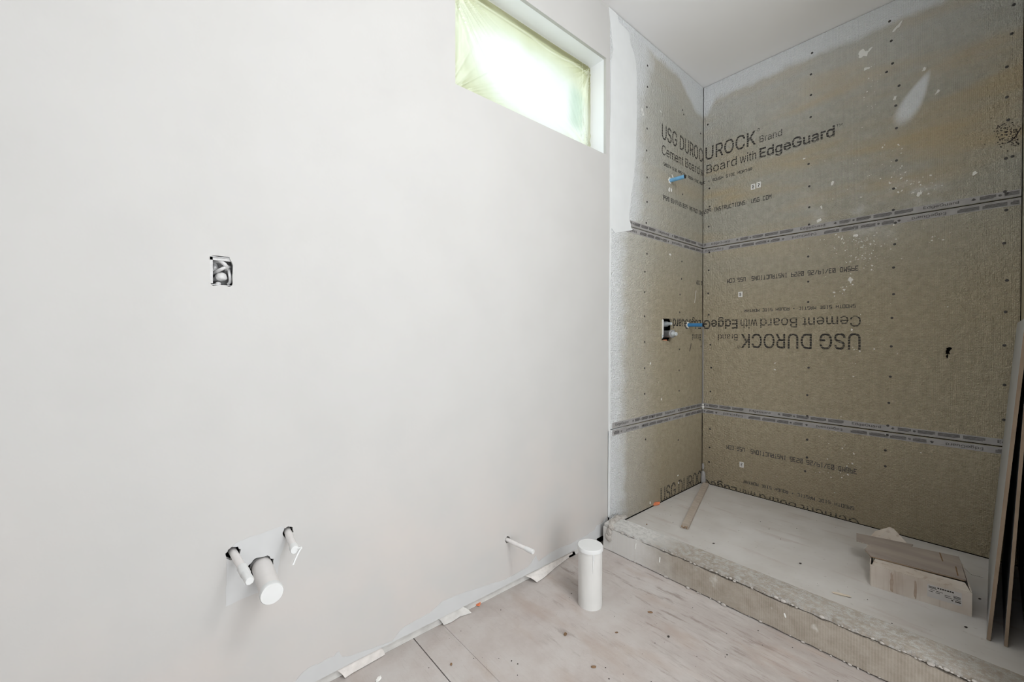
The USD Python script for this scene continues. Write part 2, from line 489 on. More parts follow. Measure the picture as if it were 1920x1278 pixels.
def make_curb(name, top):
    g = G()
    pos, x, y, z = g.xyz()
    n = g.noise(pos, s=30, detail=5, rough=0.65)
    tan = g("rgb_ramp", fac=n, ramp=[(0.3, (0.27, 0.235, 0.19)), (0.7, (0.37, 0.33, 0.28))])
    white = g.smooth(g.m("add", y, g.m("multiply", g.m("subtract", g.noise(pos, s=9, detail=4), 0.5), 0.25)), -0.40, -0.16)
    c = g.mixc(white, tan, (0.62, 0.61, 0.59))
    if top:
        m = g.smooth(g.noise(pos, scale=(1, 1, 1), s=55, detail=6, rough=0.8), 0.42, 0.62, 0.05, 0.85)
        c = g.mixc(m, c, (0.44, 0.435, 0.42))
        mesh = g.m("multiply", g.smooth(g.m("multiply", g.m("sine", g.m("multiply", x, 900.0)), g.m("sine", g.m("multiply", y, 900.0))), 0.1, 0.7), g.smooth(y, -0.35, -0.75, 0.0, 0.55))
        c = g.mixc(mesh, c, (0.30, 0.285, 0.27))
    else:
        rib = g.smooth(g.m("sine", g.m("multiply", y, 2 * math.pi / 0.0062)), -0.4, 0.9, 0.0, 0.22)
        c = g.mixc(rib, c, (0.46, 0.415, 0.36))
        c = g.mixc(g.smooth(g.noise(pos, s=16, detail=5, loc=(3, 0, 0)), 0.62, 0.72, 0.0, 0.5), c, (0.62, 0.6, 0.57))
    b = g.bump(g.noise(pos, s=120, detail=4), 0.5, 0.0016)
    return g.done(name, g("principled_bsdf", base_color=c, roughness=0.9, specular_ior_level=0.15, normal=b))


def make_ink():
    g = G()
    pos, x, y, z = g.xyz()
    n = g.noise(pos, scale=(1, 1, 5), s=60, detail=3)
    rows = g.m("sine", g.m("multiply", z, 2 * math.pi / 0.0125))
    h = g.m("add", n, g.m("multiply", g.smooth(rows, 0.75, 1.0), -0.3))
    fac = g.smooth(h, 0.28, 0.50, 0.0, 0.9)
    return g.done("printer_ink", g("mix_closure", fac=fac, closure1=g("transparent_bsdf"), closure2=g("principled_bsdf", base_color=(0.045, 0.043, 0.042), roughness=0.8, specular_ior_level=0.2)))


def make_code_ink():
    g = G()
    pos = g("geometry")
    fac = g.smooth(g.noise(pos, s=130, detail=2), 0.25, 0.5, 0.35, 0.95)
    return g.done("code_ink", g("mix_closure", fac=fac, closure1=g("transparent_bsdf"), closure2=g("principled_bsdf", base_color=(0.05, 0.048, 0.046), roughness=0.8)))


def make_edge_ink():
    g = G()
    pos = g("geometry")
    fac = g.smooth(g.noise(pos, s=90, detail=3), 0.2, 0.55, 0.15, 0.55)
    return g.done("edge_band_ink", g("mix_closure", fac=fac, closure1=g("transparent_bsdf"), closure2=g("principled_bsdf", base_color=(0.105, 0.10, 0.10), roughness=0.7)))


def make_film():
    g = G()
    pos, x, y, z = g.xyz()
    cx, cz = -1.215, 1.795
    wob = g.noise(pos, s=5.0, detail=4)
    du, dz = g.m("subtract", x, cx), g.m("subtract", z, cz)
    # sky glow painted into the tint: bright middle, leaning a little, olive rim
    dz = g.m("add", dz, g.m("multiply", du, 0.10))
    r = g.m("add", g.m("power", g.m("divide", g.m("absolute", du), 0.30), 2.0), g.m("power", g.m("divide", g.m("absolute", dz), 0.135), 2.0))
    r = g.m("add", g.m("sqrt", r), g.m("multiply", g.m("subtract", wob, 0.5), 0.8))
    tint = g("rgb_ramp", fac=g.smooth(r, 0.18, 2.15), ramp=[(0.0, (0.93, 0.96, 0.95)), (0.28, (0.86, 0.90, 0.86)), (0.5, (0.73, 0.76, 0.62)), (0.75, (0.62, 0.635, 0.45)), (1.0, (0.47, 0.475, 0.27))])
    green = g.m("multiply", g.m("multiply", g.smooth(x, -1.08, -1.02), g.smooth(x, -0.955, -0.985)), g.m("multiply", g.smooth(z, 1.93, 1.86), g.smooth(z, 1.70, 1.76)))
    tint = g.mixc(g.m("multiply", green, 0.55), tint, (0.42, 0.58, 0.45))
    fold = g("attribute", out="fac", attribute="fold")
    tint = g.mixc(g.smooth(fold, 0.35, 0.85, 0.0, 0.75), tint, (0.86, 0.88, 0.74))  # highlights on the folds, and darker valleys next, painted into the tint
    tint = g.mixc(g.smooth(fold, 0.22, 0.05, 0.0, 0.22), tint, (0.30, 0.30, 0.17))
    tr = g("translucent_bsdf", color=tint)
    gl = g("glossy_bsdf", color=(1, 1, 1), roughness=0.12)
    tr = g("mix_closure", fac=0.28, closure1=tr, closure2=g("diffuse_bsdf", color=tint))
    m1 = g("mix_closure", fac=0.10, closure1=tr, closure2=gl)
    return g.done("plastic_film", g("mix_closure", fac=0.10, closure1=m1, closure2=g("transparent_bsdf", color=(0.9, 0.92, 0.85))))


def make_pane():
    g = G()
    return g.done("window_glass", g("mix_closure", fac=g("fresnel", IOR=1.5), closure1=g("transparent_bsdf", color=(0.94, 0.97, 0.94)), closure2=g("glossy_bsdf", color=(1, 1, 1), roughness=0.02)))


def make_wood(name, a, b, axis=(1, 1, 30), rough=0.7):
    g = G()
    pos = g("geometry")
    n = g.noise(pos, scale=axis, s=3.0, detail=5)
    c = g("rgb_ramp", fac=n, ramp=[(0.3, a), (0.7, b)])
    return g.done(name, g("principled_bsdf", base_color=c, roughness=rough, specular_ior_level=0.25, normal=g.bump(n, 0.15, 0.001)))


def make_cardboard():
    g = G()
    pos, x, y, z = g.xyz()
    n = g.noise(pos, s=12, detail=5)
    c = g("rgb_ramp", fac=n, ramp=[(0.3, (0.54, 0.47, 0.405)), (0.7, (0.68, 0.625, 0.565))])
    st = g.noise(pos, scale=(12, 12, 0.6), s=4, detail=3)
    c = g.mixc(g.smooth(st, 0.55, 0.72, 0.0, 0.5), c, (0.36, 0.26, 0.19))
    flute = g.m("sine", g.m("multiply", g.m("add", y, x), 2 * math.pi / 0.007))
    return g.done("dusty_cardboard", g("principled_bsdf", base_color=c, roughness=0.85, specular_ior_level=0.2, normal=g.bump(flute, 0.10, 0.0008)))


M = dict(
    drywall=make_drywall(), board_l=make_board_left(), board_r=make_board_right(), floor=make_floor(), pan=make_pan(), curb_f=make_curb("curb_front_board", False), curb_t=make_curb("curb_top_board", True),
    ink=make_ink(), code=make_code_ink(), edge_ink=make_edge_ink(), film=make_film(), pane=make_pane(),
    mud=plain("joint_compound", (0.70, 0.72, 0.725), 0.75, vary=0.03, scale=12, bump=0.12, bscale=60, spec=0.25),
    mud_low=plain("thin_joint_compound", (0.555, 0.56, 0.56), 0.75, vary=0.03, scale=12, bump=0.12, bscale=60, spec=0.25),
    mud_rough=plain("rough_mortar", (0.43, 0.405, 0.375), 0.9, vary=0.12, scale=60, bump=0.6, bscale=150, spec=0.15),
    ceil=plain("ceiling_paint", (0.85, 0.845, 0.845), 0.8, vary=0.015, scale=3, spec=0.2),
    room=plain("room_paint", (0.72, 0.71, 0.70), 0.8, vary=0.02, scale=3, spec=0.2),
    tape=plain("edge_band", (0.345, 0.335, 0.33), 0.55, vary=0.12, scale=25, bump=0.2, bscale=180),
    dark=plain("wall_cavity", (0.035, 0.03, 0.027), 0.9, vary=0.3, scale=20),
    plate=plain("dusty_lumber", (0.60, 0.59, 0.565), 0.85, vary=0.12, scale=35, bump=0.4, bscale=90),
    screw=plain("dull_steel", (0.075, 0.072, 0.07), 0.5, metal=0.6, vary=0.3, scale=90),
    white=plain("white_paint_vinyl", (0.88, 0.90, 0.93), 0.5, vary=0.015, scale=10),
    vinyl=plain("olive_window_vinyl", (0.52, 0.50, 0.34), 0.5, vary=0.08, scale=20),
    pvc=plain("painted_pipe", (0.66, 0.655, 0.635), 0.5, vary=0.05, scale=14, bump=0.08, bscale=80),
    cap=plain("white_test_cap", (0.70, 0.71, 0.705), 0.45, vary=0.03, scale=18),
    wallpipe=plain("painted_wall_pipe", (0.72, 0.70, 0.685), 0.5, vary=0.04, scale=20),
    blue=plain("blue_tubing", (0.045, 0.20, 0.42), 0.35, vary=0.1, scale=40),
    blue_pale=plain("paint_misted_blue_tubing", (0.16, 0.38, 0.60), 0.4, vary=0.15, scale=60),
    black=plain("black_rubber", (0.012, 0.012, 0.013), 0.6, vary=0.2),
    brass=plain("dusty_grey_metal", (0.33, 0.33, 0.335), 0.45, metal=0.35, vary=0.2, scale=60),
    plastic=plain("dusty_grey_plastic", (0.50, 0.54, 0.56), 0.4, vary=0.12, scale=70),
    galv=plain("dusty_box_metal", (0.50, 0.50, 0.50), 0.5, metal=0.2, vary=0.2, scale=60),
    wire=plain("white_cable", (0.60, 0.60, 0.60), 0.45, vary=0.05),
    wire_d=plain("dark_cable", (0.06, 0.06, 0.06), 0.5, vary=0.2),
    sticker=plain("white_sticker", (0.78, 0.78, 0.76), 0.5, vary=0.02),
    label=plain("dusty_label_paper", (0.56, 0.54, 0.52), 0.6, vary=0.06), boxwhite=plain("mud_splashed_white", (0.58, 0.58, 0.575), 0.6, vary=0.10, scale=160),
    card=make_cardboard(), ply=make_wood("thin_brown_panel", (0.31, 0.265, 0.235), (0.40, 0.345, 0.30), (8, 2, 1)),
    ply_edge=make_wood("panel_edge", (0.30, 0.20, 0.12), (0.42, 0.30, 0.20), (1, 1, 1)),
    stick=make_wood("dusty_stick", (0.40, 0.34, 0.285), (0.52, 0.46, 0.40), (20, 4, 1)), stick_end=make_wood("split_wood_end", (0.20, 0.12, 0.06), (0.42, 0.28, 0.17), (60, 60, 60)),
    panel=plain("grey_panel_face", (0.34, 0.345, 0.345), 0.6, vary=0.05, scale=8), panel_edge=make_wood("tan_panel_edge", (0.27, 0.205, 0.15), (0.36, 0.28, 0.21), (1, 1, 3)),
    paper=plain("torn_drywall_paper", (0.68, 0.65, 0.62), 0.8, vary=0.10, scale=60), orange=plain("orange_plastic", (0.72, 0.22, 0.10), 0.5, vary=0.15, scale=60),
    brown=plain("wood_crumb", (0.20, 0.12, 0.065), 0.8, vary=0.4, scale=120), speck=plain("dark_grit", (0.05, 0.042, 0.038), 0.8, vary=0.3), fleck=plain("dried_white_fleck", (0.80, 0.80, 0.77), 0.7, vary=0.05),
    splint=plain("pale_splinter", (0.60, 0.52, 0.42), 0.75, vary=0.15, scale=60))

# ------------------------------------------------------------------ the setting
X0, YB = -3.3, D1["y"]
WX0, WX1, WZ0, WZ1, WD = -1.671, -0.909, 1.6205, 2.0325, 0.088     # window opening of the left wall and depth of its reveal
win_hole = box(WX0, WZ0, WX1, WZ1)

# --- left wall: drywall with its openings, framing behind, cement boards beyond the drywall's end
wl = thing("wall_left", "white drywall wall with high window that ends in cement boards by the shower", "wall", kind="structure")
bottom = [(X0, -0.047), (-3.0, -0.046), (-2.6, -0.036)] + [L(*q_) for q_ in ((589, 1278), (700, 1221), (920, 1111), (1080.6, 1029.3), (1128, 1004.5))] + [(UE, L(1136, 1000)[1])]
dry = Polygon(bottom + [(UE, ZC), (X0, ZC)])
out_hole = Polygon(rough_line([L(393.5, 480), L(394, 532), L(398.5, 535.5), L(420, 535), L(431, 537.5), L(436, 533), L(436.5, 495), L(431.5, 486), L(431, 482), L(410, 479.5), L(393.5, 480)], 0.004, 0.0012, 3))
pipe_base = {"left": L(437, 1037), "big": L(492, 1063), "right": L(540, 998), "small": L(951.5, 1011)}
holes = [win_hole, out_hole, blob_poly(*pipe_base["left"], 0.0135, 0.0145, 0, 0.12, 22, 1), blob_poly(pipe_base["big"][0] - .004, pipe_base["big"][1], 0.0275, 0.0265, 0, 0.10, 30, 2),
         blob_poly(pipe_base["right"][0], pipe_base["right"][1] + .002, 0.0115, 0.0125, 0, 0.12, 22, 3), blob_poly(*pipe_base["small"], 0.0105, 0.0110, 0, 0.12, 20, 4)]
dry = dry.difference(unary_union(holes).buffer(0))
obj("drywall", ext(dry, "L", -0.0127, 0.0), M["drywall"], wl)
cav = [out_hole.buffer(0.004)] + [h.buffer(0.006) for h in holes[2:]]
obj("framing", ext(box(X0, ZF - .12, 0.12, ZC).difference(win_hole), "L", -0.115, -0.105), M["dark"], wl)
obj("bottom_plate", ext(box(X0, ZF, -0.95, -0.004), "L", -0.10, -0.0129), M["plate"], wl, label="dusty wood plate seen under the drywall's edge")
# cement boards
edge_l = rough_line([(UE, ZC - 0.001), (UE, Z1)], 0.02, 0.0015, 5)
boards_l = [box(UE + .0006, Z1 + 0.0018, -0.0035, ZC - .001), box(UE + .0006, Z2 + 0.0018, -0.0035, Z1 - 0.0018), box(UE - .012, 0.004, -0.0035, Z2 - 0.0018)]
valve_poly = Polygon(rough_line([L(1243.5, 597), L(1242.5, 629), L(1241, 637), L(1256, 639.5), L(1260, 632), L(1261, 603), L(1259, 597.5), L(1243.5, 597)], 0.006, 0.002, 8)).buffer(0)
BL1, BL2 = L(1256, 338.5), L(1289.5, 609)
tub_holes = [Point(*BL1).buffer(0.0125), Point(*BL2).buffer(0.0125)]


def round_edge(poly, frame, mat, parent, name="cement_board"):
    """A board 12.7 mm thick with its face edges eased."""
    c = [ext(poly, frame, -0.0127, -0.0012)]
    inner = poly.buffer(-0.0012, join_style=2)
    c.append(ext(inner, frame, -0.0012, 0.0))
    return obj(name, cat_(c), mat, parent)


def band(parent, frame, u0, u1, v, above, shift, flip, tape=True):
    """The reinforced edge band of a board at the joint v and its printing."""
    lo, hi = (v + 0.0030, v + 0.0285) if above else (v - 0.0285, v - 0.0030)
    obj("edge_band", ext(box(u0, lo, u1, hi), frame, 0.0, 0.0004), M["tape"], parent)
    plo, phi = (v + 0.009, v + 0.0265) if above else (v - 0.0265, v - 0.009)
    blocks, words = edge_print(u0 + .004, u1 - .004, plo, phi, flip, shift)
    obj("edge_printing", ext(blocks, frame, 0.0004, 0.0008), M["edge_ink"], parent)
    obj("edge_word", ext(words, frame, 0.0004, 0.0008), M["code"], parent)


def screw(parent, frame, u, v, seed):
    n = FR[frame] @ np.array([0, 0, 1.0])
    c = FR[frame] @ np.array([u, v, 0.0])
    m = solid(c + n * 0.0002, c + n * 0.0016, [(0, 0.0050), (0.5, 0.0048), (0.9, 0.0034), (0.92, 0.0019), (0.4, 0.0016)], 10)
    obj("screw", m, M["screw"], parent)


def which(v):
    return 0 if v > Z1 else 1 if v > Z2 else 2


cl = []
for i, pl in enumerate(boards_l):
    if i == 0:
        pl = pl.difference(tub_holes[0])
    if i == 1:
        pl = pl.difference(unary_union([valve_poly, tub_holes[1]]))
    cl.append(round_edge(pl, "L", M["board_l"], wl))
for i, (u0, v0, flip, code) in enumerate([(-0.452, 1.833, False, "395MD 03/19/26 0229 INSTRUCTIONS: USG.COM"), (0.491, 0.853, True, "395MD 03/19/26 0229 INSTRUCTIONS: USG.COM"), (-0.453, -0.002, False, "396MD 03/19/26 0236 INSTRUCTIONS: USG.COM")]):
    for n, g in board_print(u0, v0, flip, code, boards_l[i].buffer(-0.003).difference(unary_union([valve_poly] + tub_holes).buffer(0.001))):
        obj(n, ext(g, "L", 0.0, 0.0004), M["code" if n in ("printed_use_line", "printed_code_line") else "ink"], cl[i])
band(cl[0], "L", -0.73, -0.004, Z1, True, 0.245, False)
band(cl[1], "L", -0.78, -0.004, Z1, False, 0.10, True)
band(cl[1], "L", -0.86, -0.004, Z2, True, 0.02, False)
band(cl[2], "L", -0.86, -0.004, Z2, False, 0.20, True)
Z_ = lambda x0, y0, s, pts: [(x0 + a * s, y0 + b * s) for a, b in pts]
scr_l = Z_(1120, 180, .2347, [(395, 88), (397, 260), (393, 435), (397, 650), (397, 845), (390, 1013), (680, 112), (690, 148), (825, 300), (680, 785)]) + \
    Z_(1120, 460, .2347, [(396, 66), (380, 210), (378, 373), (377, 565), (378, 770), (378, 980), (378, 1185), (675, 128), (672, 267), (660, 392), (658, 533), (655, 830), (653, 997), (653, 1160)]) + \
    Z_(1120, 740, .2347, [(385, 355), (440, 175), (365, 243), (645, 360)]) + [(1214, 123), (1214, 163)]
for k, q in enumerate(scr_l):
    u, v = L(*q)
    screw(cl[which(v)], "L", u, v, k)
# pencil mark and cut remains of lettering beside the valve
obj("pencil_mark", ext(LineString([L(1296, 644), L(1294.6, 651), L(1293, 658)]).buffer(0.0028), "L", 0, 0.0004), M["speck"], cl[1])
# joint compound over the end of the drywall, along its lower edge and around the drain
mud_edge = [L(1143, 30), L(1146, 62), L(1151, 72), L(1149.5, 95), L(1145.5, 108)]
strip = Polygon([(UE - .012, ZC - .002)] + [L(1147, 70), L(1150, 92), L(1145, 120)] + [(UE - .002, 1.60), (UE - .001, 1.30), (UE - .006, 0.9), (UE - .007, 0.5), (UE - .010, 0.05), (UE + .004, 0.05), (UE + .006, 0.5), (UE + .004, 0.9), (UE + .010, 1.30), L(1146, 428), L(1153, 437), L(1168, 434), L(1176, 433), L(1186, 431), L(1183, 427), L(1182, 419), L(1179.5, 412), L(1179, 402)] +
                [tuple(q) for q in rough_line([L(1179, 402), L(1184, 360), L(1191, 300), L(1194, 200), L(1193, 120), L(1187, 95), L(1182, 84), L(1180, 64), L(1174, 56), L(1160, 42)], 0.015, 0.003, 11, 20)] + [(-0.84, ZC - .002)]).buffer(0)
obj("joint_compound", ext(strip, "L", 0.0, 0.0016), M["mud"], wl, label="bluish white skim of joint compound between drywall and cement board")
band_top = [(545, 1290), (560, 1268), (567.7, 1259.7), (584.5, 1248), (598, 1244), (609, 1236.7), (625, 1230.6), (631, 1223), (635, 1218), (640.5, 1231), (656, 1229), (671, 1223), (700, 1213.4), (735, 1201.7), (752.5, 1177), (778, 1163), (805, 1149), (828, 1127), (860, 1114), (904, 1099.6), (948, 1085), (972, 1072), (991.7, 1061.7),
            (1005, 1040), (1009, 1052), (1026, 1040), (1044, 1029), (1072, 1018), (1089, 1008), (1098, 1003), (1114, 994), (1118, 985), (1130, 980), (1137.5, 966)]
bt = [L(*q) for q in band_top]
bt = [tuple(q) for q in rough_line(bt, 0.01, 0.0022, 21, 50)]
lowb = [(bt[-1][0], L(1137, 1000)[1])] + [L(*q_) for q_ in ((1128, 1004.5), (1080.6, 1029.3), (920, 1111), (700, 1221), (589, 1278))] + [(bt[0][0], -0.028)]
obj("joint_compound", ext(Polygon(bt + lowb).buffer(0), "L", 0.0, 0.0009), M["mud_low"], wl, label="white band of joint compound along the wall's lower edge")
patch = Polygon(rough_line([L(*q) for q in [(423, 1137), (425, 1060), (425, 1040), (440, 1018), (465, 1008), (500, 996), (528, 986), (541, 999), (526, 1040), (521, 1070), (520, 1096), (484, 1110), (445, 1126), (423, 1137)]], 0.008, 0.0016, 31)).buffer(0)
obj("joint_compound", ext(patch.difference(unary_union(holes)), "L", 0.0, 0.0006), M["mud_low"], wl, label="white slanted patch of joint compound behind the three capped pipes")
# corner bead of mesh and mortar
cb = []
for i, (zc_, rr) in enumerate([(0.436, 0.007), (0.45, 0.005), (0.427, 0.004)]):
    cb.append(lump((-0.009, -0.008, zc_), (rr, rr, rr * 1.2), 60 + i))
obj("mortar_dab", cat_(cb), M["fleck"], wl, smooth=True)
obj("mortar_dab", cat_([lump((-0.012, -0.012, 0.03), (0.013, 0.013, 0.045), 77), lump((-0.01, -0.010, 0.095), (0.006, 0.006, 0.02), 78)]), M["tape"], wl, smooth=True)
cr = rough_line([(0.0, 0.45), (0.0, 0.9)], 0.02, 0.002, 3)
obj("corner_bead", tube([(-0.0045 + a, -0.0045, z) for a, z in cr], 0.0032, 6), M["tape"], wl, label="grey mortar smear in the inside corner")
# flecks on the left boards
flk = [ext(blob_poly(*L(*q), r, r * 1.6, 20 * k, .4, 9, 100 + k), "L", 0, 0.0008) for k, (q, r) in enumerate([((1204, 205), .005), ((1206, 214), .004), ((1239, 209), .003), ((1256.5, 477), .006), ((1272, 905), .004), ((1271, 891), .004), ((1219.5, 681), .005), ((1240, 748), .004), ((1255, 356), .008), ((1259, 356), .006), ((1219, 942), .005), ((1261, 331), .006)])]
flk += [ext(LineString([L(1305, 545), L(1302.5, 567)]).buffer(0.0022), "L", 0, 0.0006)]
obj("paint_fleck", cat_(flk), M["fleck"], wl, kind="stuff")

# --- right wall
wr = thing("wall_right", "shower wall of three printed tan cement boards with screws", "wall", kind="structure")
obj("framing", ext(box(-0.12, ZF - .12, 1.30, ZC), "R", -0.115, -0.105), M["dark"], wr)
boards_r = [box(0.0005, Z1 + 0.0018, -YW - .002, ZC - .001), box(0.0005, Z2 + 0.0018, -YW - .002, Z1 - 0.0018), box(0.0005, 0.003, -YW - .002, Z2 - 0.0018)]
hole_r = unary_union([blob_poly(*Rw(1778.5, 654), 0.0075, 0.0085, 0, 0.4, 12, 5), blob_poly(*Rw(1776.5, 661), 0.0055, 0.011, 0, 0.45, 14, 6), blob_poly(*Rw(1775.5, 668), 0.003, 0.007, 0, 0.3, 10, 7)])
crx = []
for i, pl in enumerate(boards_r):
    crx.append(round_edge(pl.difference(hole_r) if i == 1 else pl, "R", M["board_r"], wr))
for i, (u0, v0, flip, code) in enumerate([(-0.223, 1.843, False, "395MD 03/19/26 0229 INSTRUCTIONS: USG.COM"), (0.703, 0.853, True, "395MD 03/19/26 0229 INSTRUCTIONS: USG.COM"), (0.703, -0.0585, True, "396MD 03/19/26 0236 INSTRUCTIONS: USG.COM")]):
    for n, g in board_print(u0, v0, flip, code, boards_r[i].buffer(-0.0025)):
        obj(n, ext(g, "R", 0.0, 0.0004), M["code" if n in ("printed_use_line", "printed_code_line") else "ink"], crx[i])
band(crx[0], "R", 0.001, 1.149, Z1, True, 0.043, False)
band(crx[1], "R", 0.001, 1.149, Z1, False, 0.107, True)
band(crx[1], "R", 0.001, 1.149, Z2, True, 0.245, False)
band(crx[2], "R", 0.001, 1.149, Z2, False, 0.210, True)
scr_r = Z_(1480, 0, .2582, [(728, 155), (740, 297), (750, 460), (706, 523), (797, 622), (773, 767), (778, 930), (778, 1165), (157, 540), (157, 690), (155, 850), (140, 1190), (165, 385), (1630, 35), (1615, 245), (1580, 485), (1580, 705), (1590, 870), (1573, 1150), (1620, 1135)]) + \
    Z_(1480, 300, .2582, [(145, 190), (145, 342), (143, 468), (757, 207), (755, 362), (765, 610), (757, 780), (757, 973), (745, 1145), (137, 700), (137, 882), (137, 1030), (1565, 228), (1577, 243), (1575, 363), (1560, 603), (1580, 873), (1570, 1102), (770, 455)]) + \
    Z_(1480, 600, .2582, [(140, 345), (130, 543), (130, 695), (740, 190), (733, 410), (723, 600), (715, 765), (712, 833), (697, 945), (697, 1060), (128, 868), (127, 997), (115, 1097), (1562, 183), (1562, 470), (1557, 723)]) + \
    Z_(1120, 180, .2347, [(883, 228), (895, 738), (897, 882), (890, 1043), (895, 1248)]) + Z_(1120, 460, .2347, [(890, 198), (886, 382), (890, 553), (903, 793), (910, 975), (903, 1165)]) + Z_(1120, 740, .2347, [(900, 272), (897, 420), (893, 535), (1677, 357), (1675, 498), (1660, 608)])
for k, q in enumerate(scr_r):
    u, v = Rw(*q)
    screw(crx[which(v)], "R", u, v, k)
for q, sy in (((1412, 350), True), ((1422.5, 346.5), False), ((1388.3, 551.8), True), ((1390.6, 870.7), True)):
    u, v = Rw(*q)
    b = crx[which(v)]
    obj("sticker", ext(box(u - .0105, v - .0145, u + .0105, v + .0145), "R", 0.0, 0.0005), M["sticker"], b, label="small white paper sticker")
    bars = [box(u - .005, v - .0085 + k * .0038, u + .005 - (k % 2) * .002, v - .0062 + k * .0038) for k in range(5)] if sy else [LineString([(u - .003, v + .007), (u + .004, v + .004), (u, v - .002), (u - .001, v - .008)]).buffer(.0016)]
    obj("sticker_print", ext(unary_union(bars), "R", 0.0005, 0.0008), M["speck"], b)
big_flecks = [((1617, 101), .017, .020, -20), ((1683, 50), .005, .020, -40), ((1631, 93), .004, .010, -40), ((1625, 128.5), .009, .006, 0), ((1560.6, 343), .007, .009, 30), ((1827, 324), .006, .007, 0), ((1724, 363), .006, .009, -30), ((1536, 413), .010, .006, 20), ((1595, 525), .007, .012, 0), ((1583, 543), .005, .005, 0), ((1604, 441), .008, .006, 0), ((1733, 130), .005, .007, -40), ((1540, 388), .003, .008, 10), ((1758, 172), .004, .008, -40), ((1678, 184), .005, .007, -30)]
for k, (q, ru, rv, rot) in enumerate(big_flecks):
    u, v = Rw(*q)
    obj("paint_fleck", ext(blob_poly(u, v, ru, rv, rot, 0.45, 14, 200 + k), "R", 0.0, 0.0012), M["fleck"], crx[which(v)])
for bi in range(3):
    fl = []
    r = np.random.default_rng(50 + bi)
    clusters = {0: [(1630, 170, 12, 40, 24), (1680, 310, 10, 25, 22), (1725, 350, 25, 12, 26), (1640, 330, 60, 30, 30)], 1: [(1610, 455, 30, 16, 110), (1608, 490, 22, 10, 40), (1580, 545, 9, 9, 14), (1700, 560, 80, 60, 26), (1590, 650, 22, 50, 24), (1500, 690, 90, 30, 16), (1750, 440, 16, 8, 10)],
                2: [(1590, 880, 22, 28, 18), (1500, 870, 100, 30, 22), (1660, 830, 60, 30, 14)]}[bi]
    for cx, cy, sx, sy, n in clusters:
        for _ in range(n):
            u, v = Rw(cx + r.normal() * sx, cy + r.normal() * sy)
            if which(v) == bi and 0.02 < u < 1.13 and v > 0.03:
                s = 0.0008 + 0.0022 * r.random() ** 3
                fl.append(ext(blob_poly(u, v, s, s * (1 + r.random()), r.random() * 180, .35, 7, int(r.integers(1e6))), "R", 0.0, 0.0007))
    obj("paint_fleck", cat_(fl), M["fleck"], crx[bi], kind="stuff")
r = np.random.default_rng(9)
sc = []
for k in range(120):
    q = (1868 + r.random() * 44, 232 + r.random() * 42) if r.random() < .75 else (1880 + r.normal() * 14, 252 + r.normal() * 12)
    u, v = Rw(*q)
    if u < 1.145:
        sc.append(ext(blob_poly(u, v, 0.0009 + .0016 * r.random(), 0.0010 + .0028 * r.random() ** 2, r.random() * 180, .4, 7, k), "R", 0, 0.0006))
sc.append(ext(LineString([Rw(1893, 266), Rw(1904, 256), Rw(1914, 240)]).buffer(.0018), "R", 0, .0006))
obj("scuff_mark", cat_(sc), M["speck"], crx[0], kind="stuff", label="black speckled scuff near the board's right end")

# --- near wall of the alcove, and the rest of the room behind the camera
wn = thing("wall_near", "near end wall of the shower alcove at the picture's right edge", "wall", kind="structure")
obj("partition", bx(-1.065, 0.10, YW - 0.125, YW - 0.0128, ZF, ZC), M["room"], wn)  # unseen end lengthened past the curb to shade the alcove's right side
for z0, z1 in ((0.003, Z2 - .002), (Z2 + .002, Z1 - .002), (Z1 + .002, ZC - .001)):
    obj("cement_board", bx(-1.062, -0.0005, YW - 0.0127, YW, z0, z1), M["board_r"], wn)
obj("wall_back", ext(box(X0, ZF - .12, 0.10, ZC).difference(box(D1["x0"], ZF - .01, D1["x1"], D1["z1"])), "L", -YB, -YB + 0.12), M["room"], kind="structure", label="back wall with an added doorway behind the camera", cat="wall")
obj("wall_side", bx(X0 - 0.12, X0, YB, 0.115, ZF - .12, ZC), M["room"], kind="structure", label="side wall of the room behind the camera", cat="wall")
obj("wall_end", bx(0.0, 0.12, YB, YW - 0.126, ZF - .12, ZC), M["room"], kind="structure", label="end wall of the room beyond the alcove", cat="wall")
obj("ceiling", bx(X0 - 0.12, 0.12, YB - 0.12, 0.115, ZC, ZC + 0.1), M["ceil"], kind="structure", label="plain smooth white ceiling", cat="ceiling")
d1 = thing("door_1", "added open doorway for the fill light, in the unseen back wall", "doorway", ((D1["x0"] + D1["x1"]) / 2, YB, ZF), kind="structure")
for a_, b_ in ((D1["x0"] - .05, D1["x0"] + .004), (D1["x1"] - .004, D1["x1"] + .05)):
    obj("door_jamb", bx(a_, b_, YB - 0.13, YB + .012, ZF + .001, D1["z1"] + .05), M["white"], d1)
obj("door_head", bx(D1["x0"] + .005, D1["x1"] - .005, YB - 0.13, YB + .012, D1["z1"] - .004, D1["z1"] + .05), M["white"], d1)

pl_ = thing("pendant_lamp", "added fill lamp out of view, shaped as a large white globe hanging from the ceiling", "lamp", FILL_LAMP)
obj("cord", tube([(FILL_LAMP[0], FILL_LAMP[1], FILL_LAMP[2] + .23), (FILL_LAMP[0], FILL_LAMP[1], ZC - .02)], .004, 8), M["white"], pl_)
obj("lamp_holder", solid((FILL_LAMP[0], FILL_LAMP[1], FILL_LAMP[2] + .202), (FILL_LAMP[0], FILL_LAMP[1], FILL_LAMP[2] + .26), [(0, .04), (.6, .035), (1, .008)], 20), M["white"], pl_, smooth=40)
obj("ceiling_rose", solid((FILL_LAMP[0], FILL_LAMP[1], ZC - .025), (FILL_LAMP[0], FILL_LAMP[1], ZC - .0005), [(0, .03), (.8, .05), (1, .05)], 24), M["white"], pl_, smooth=40)

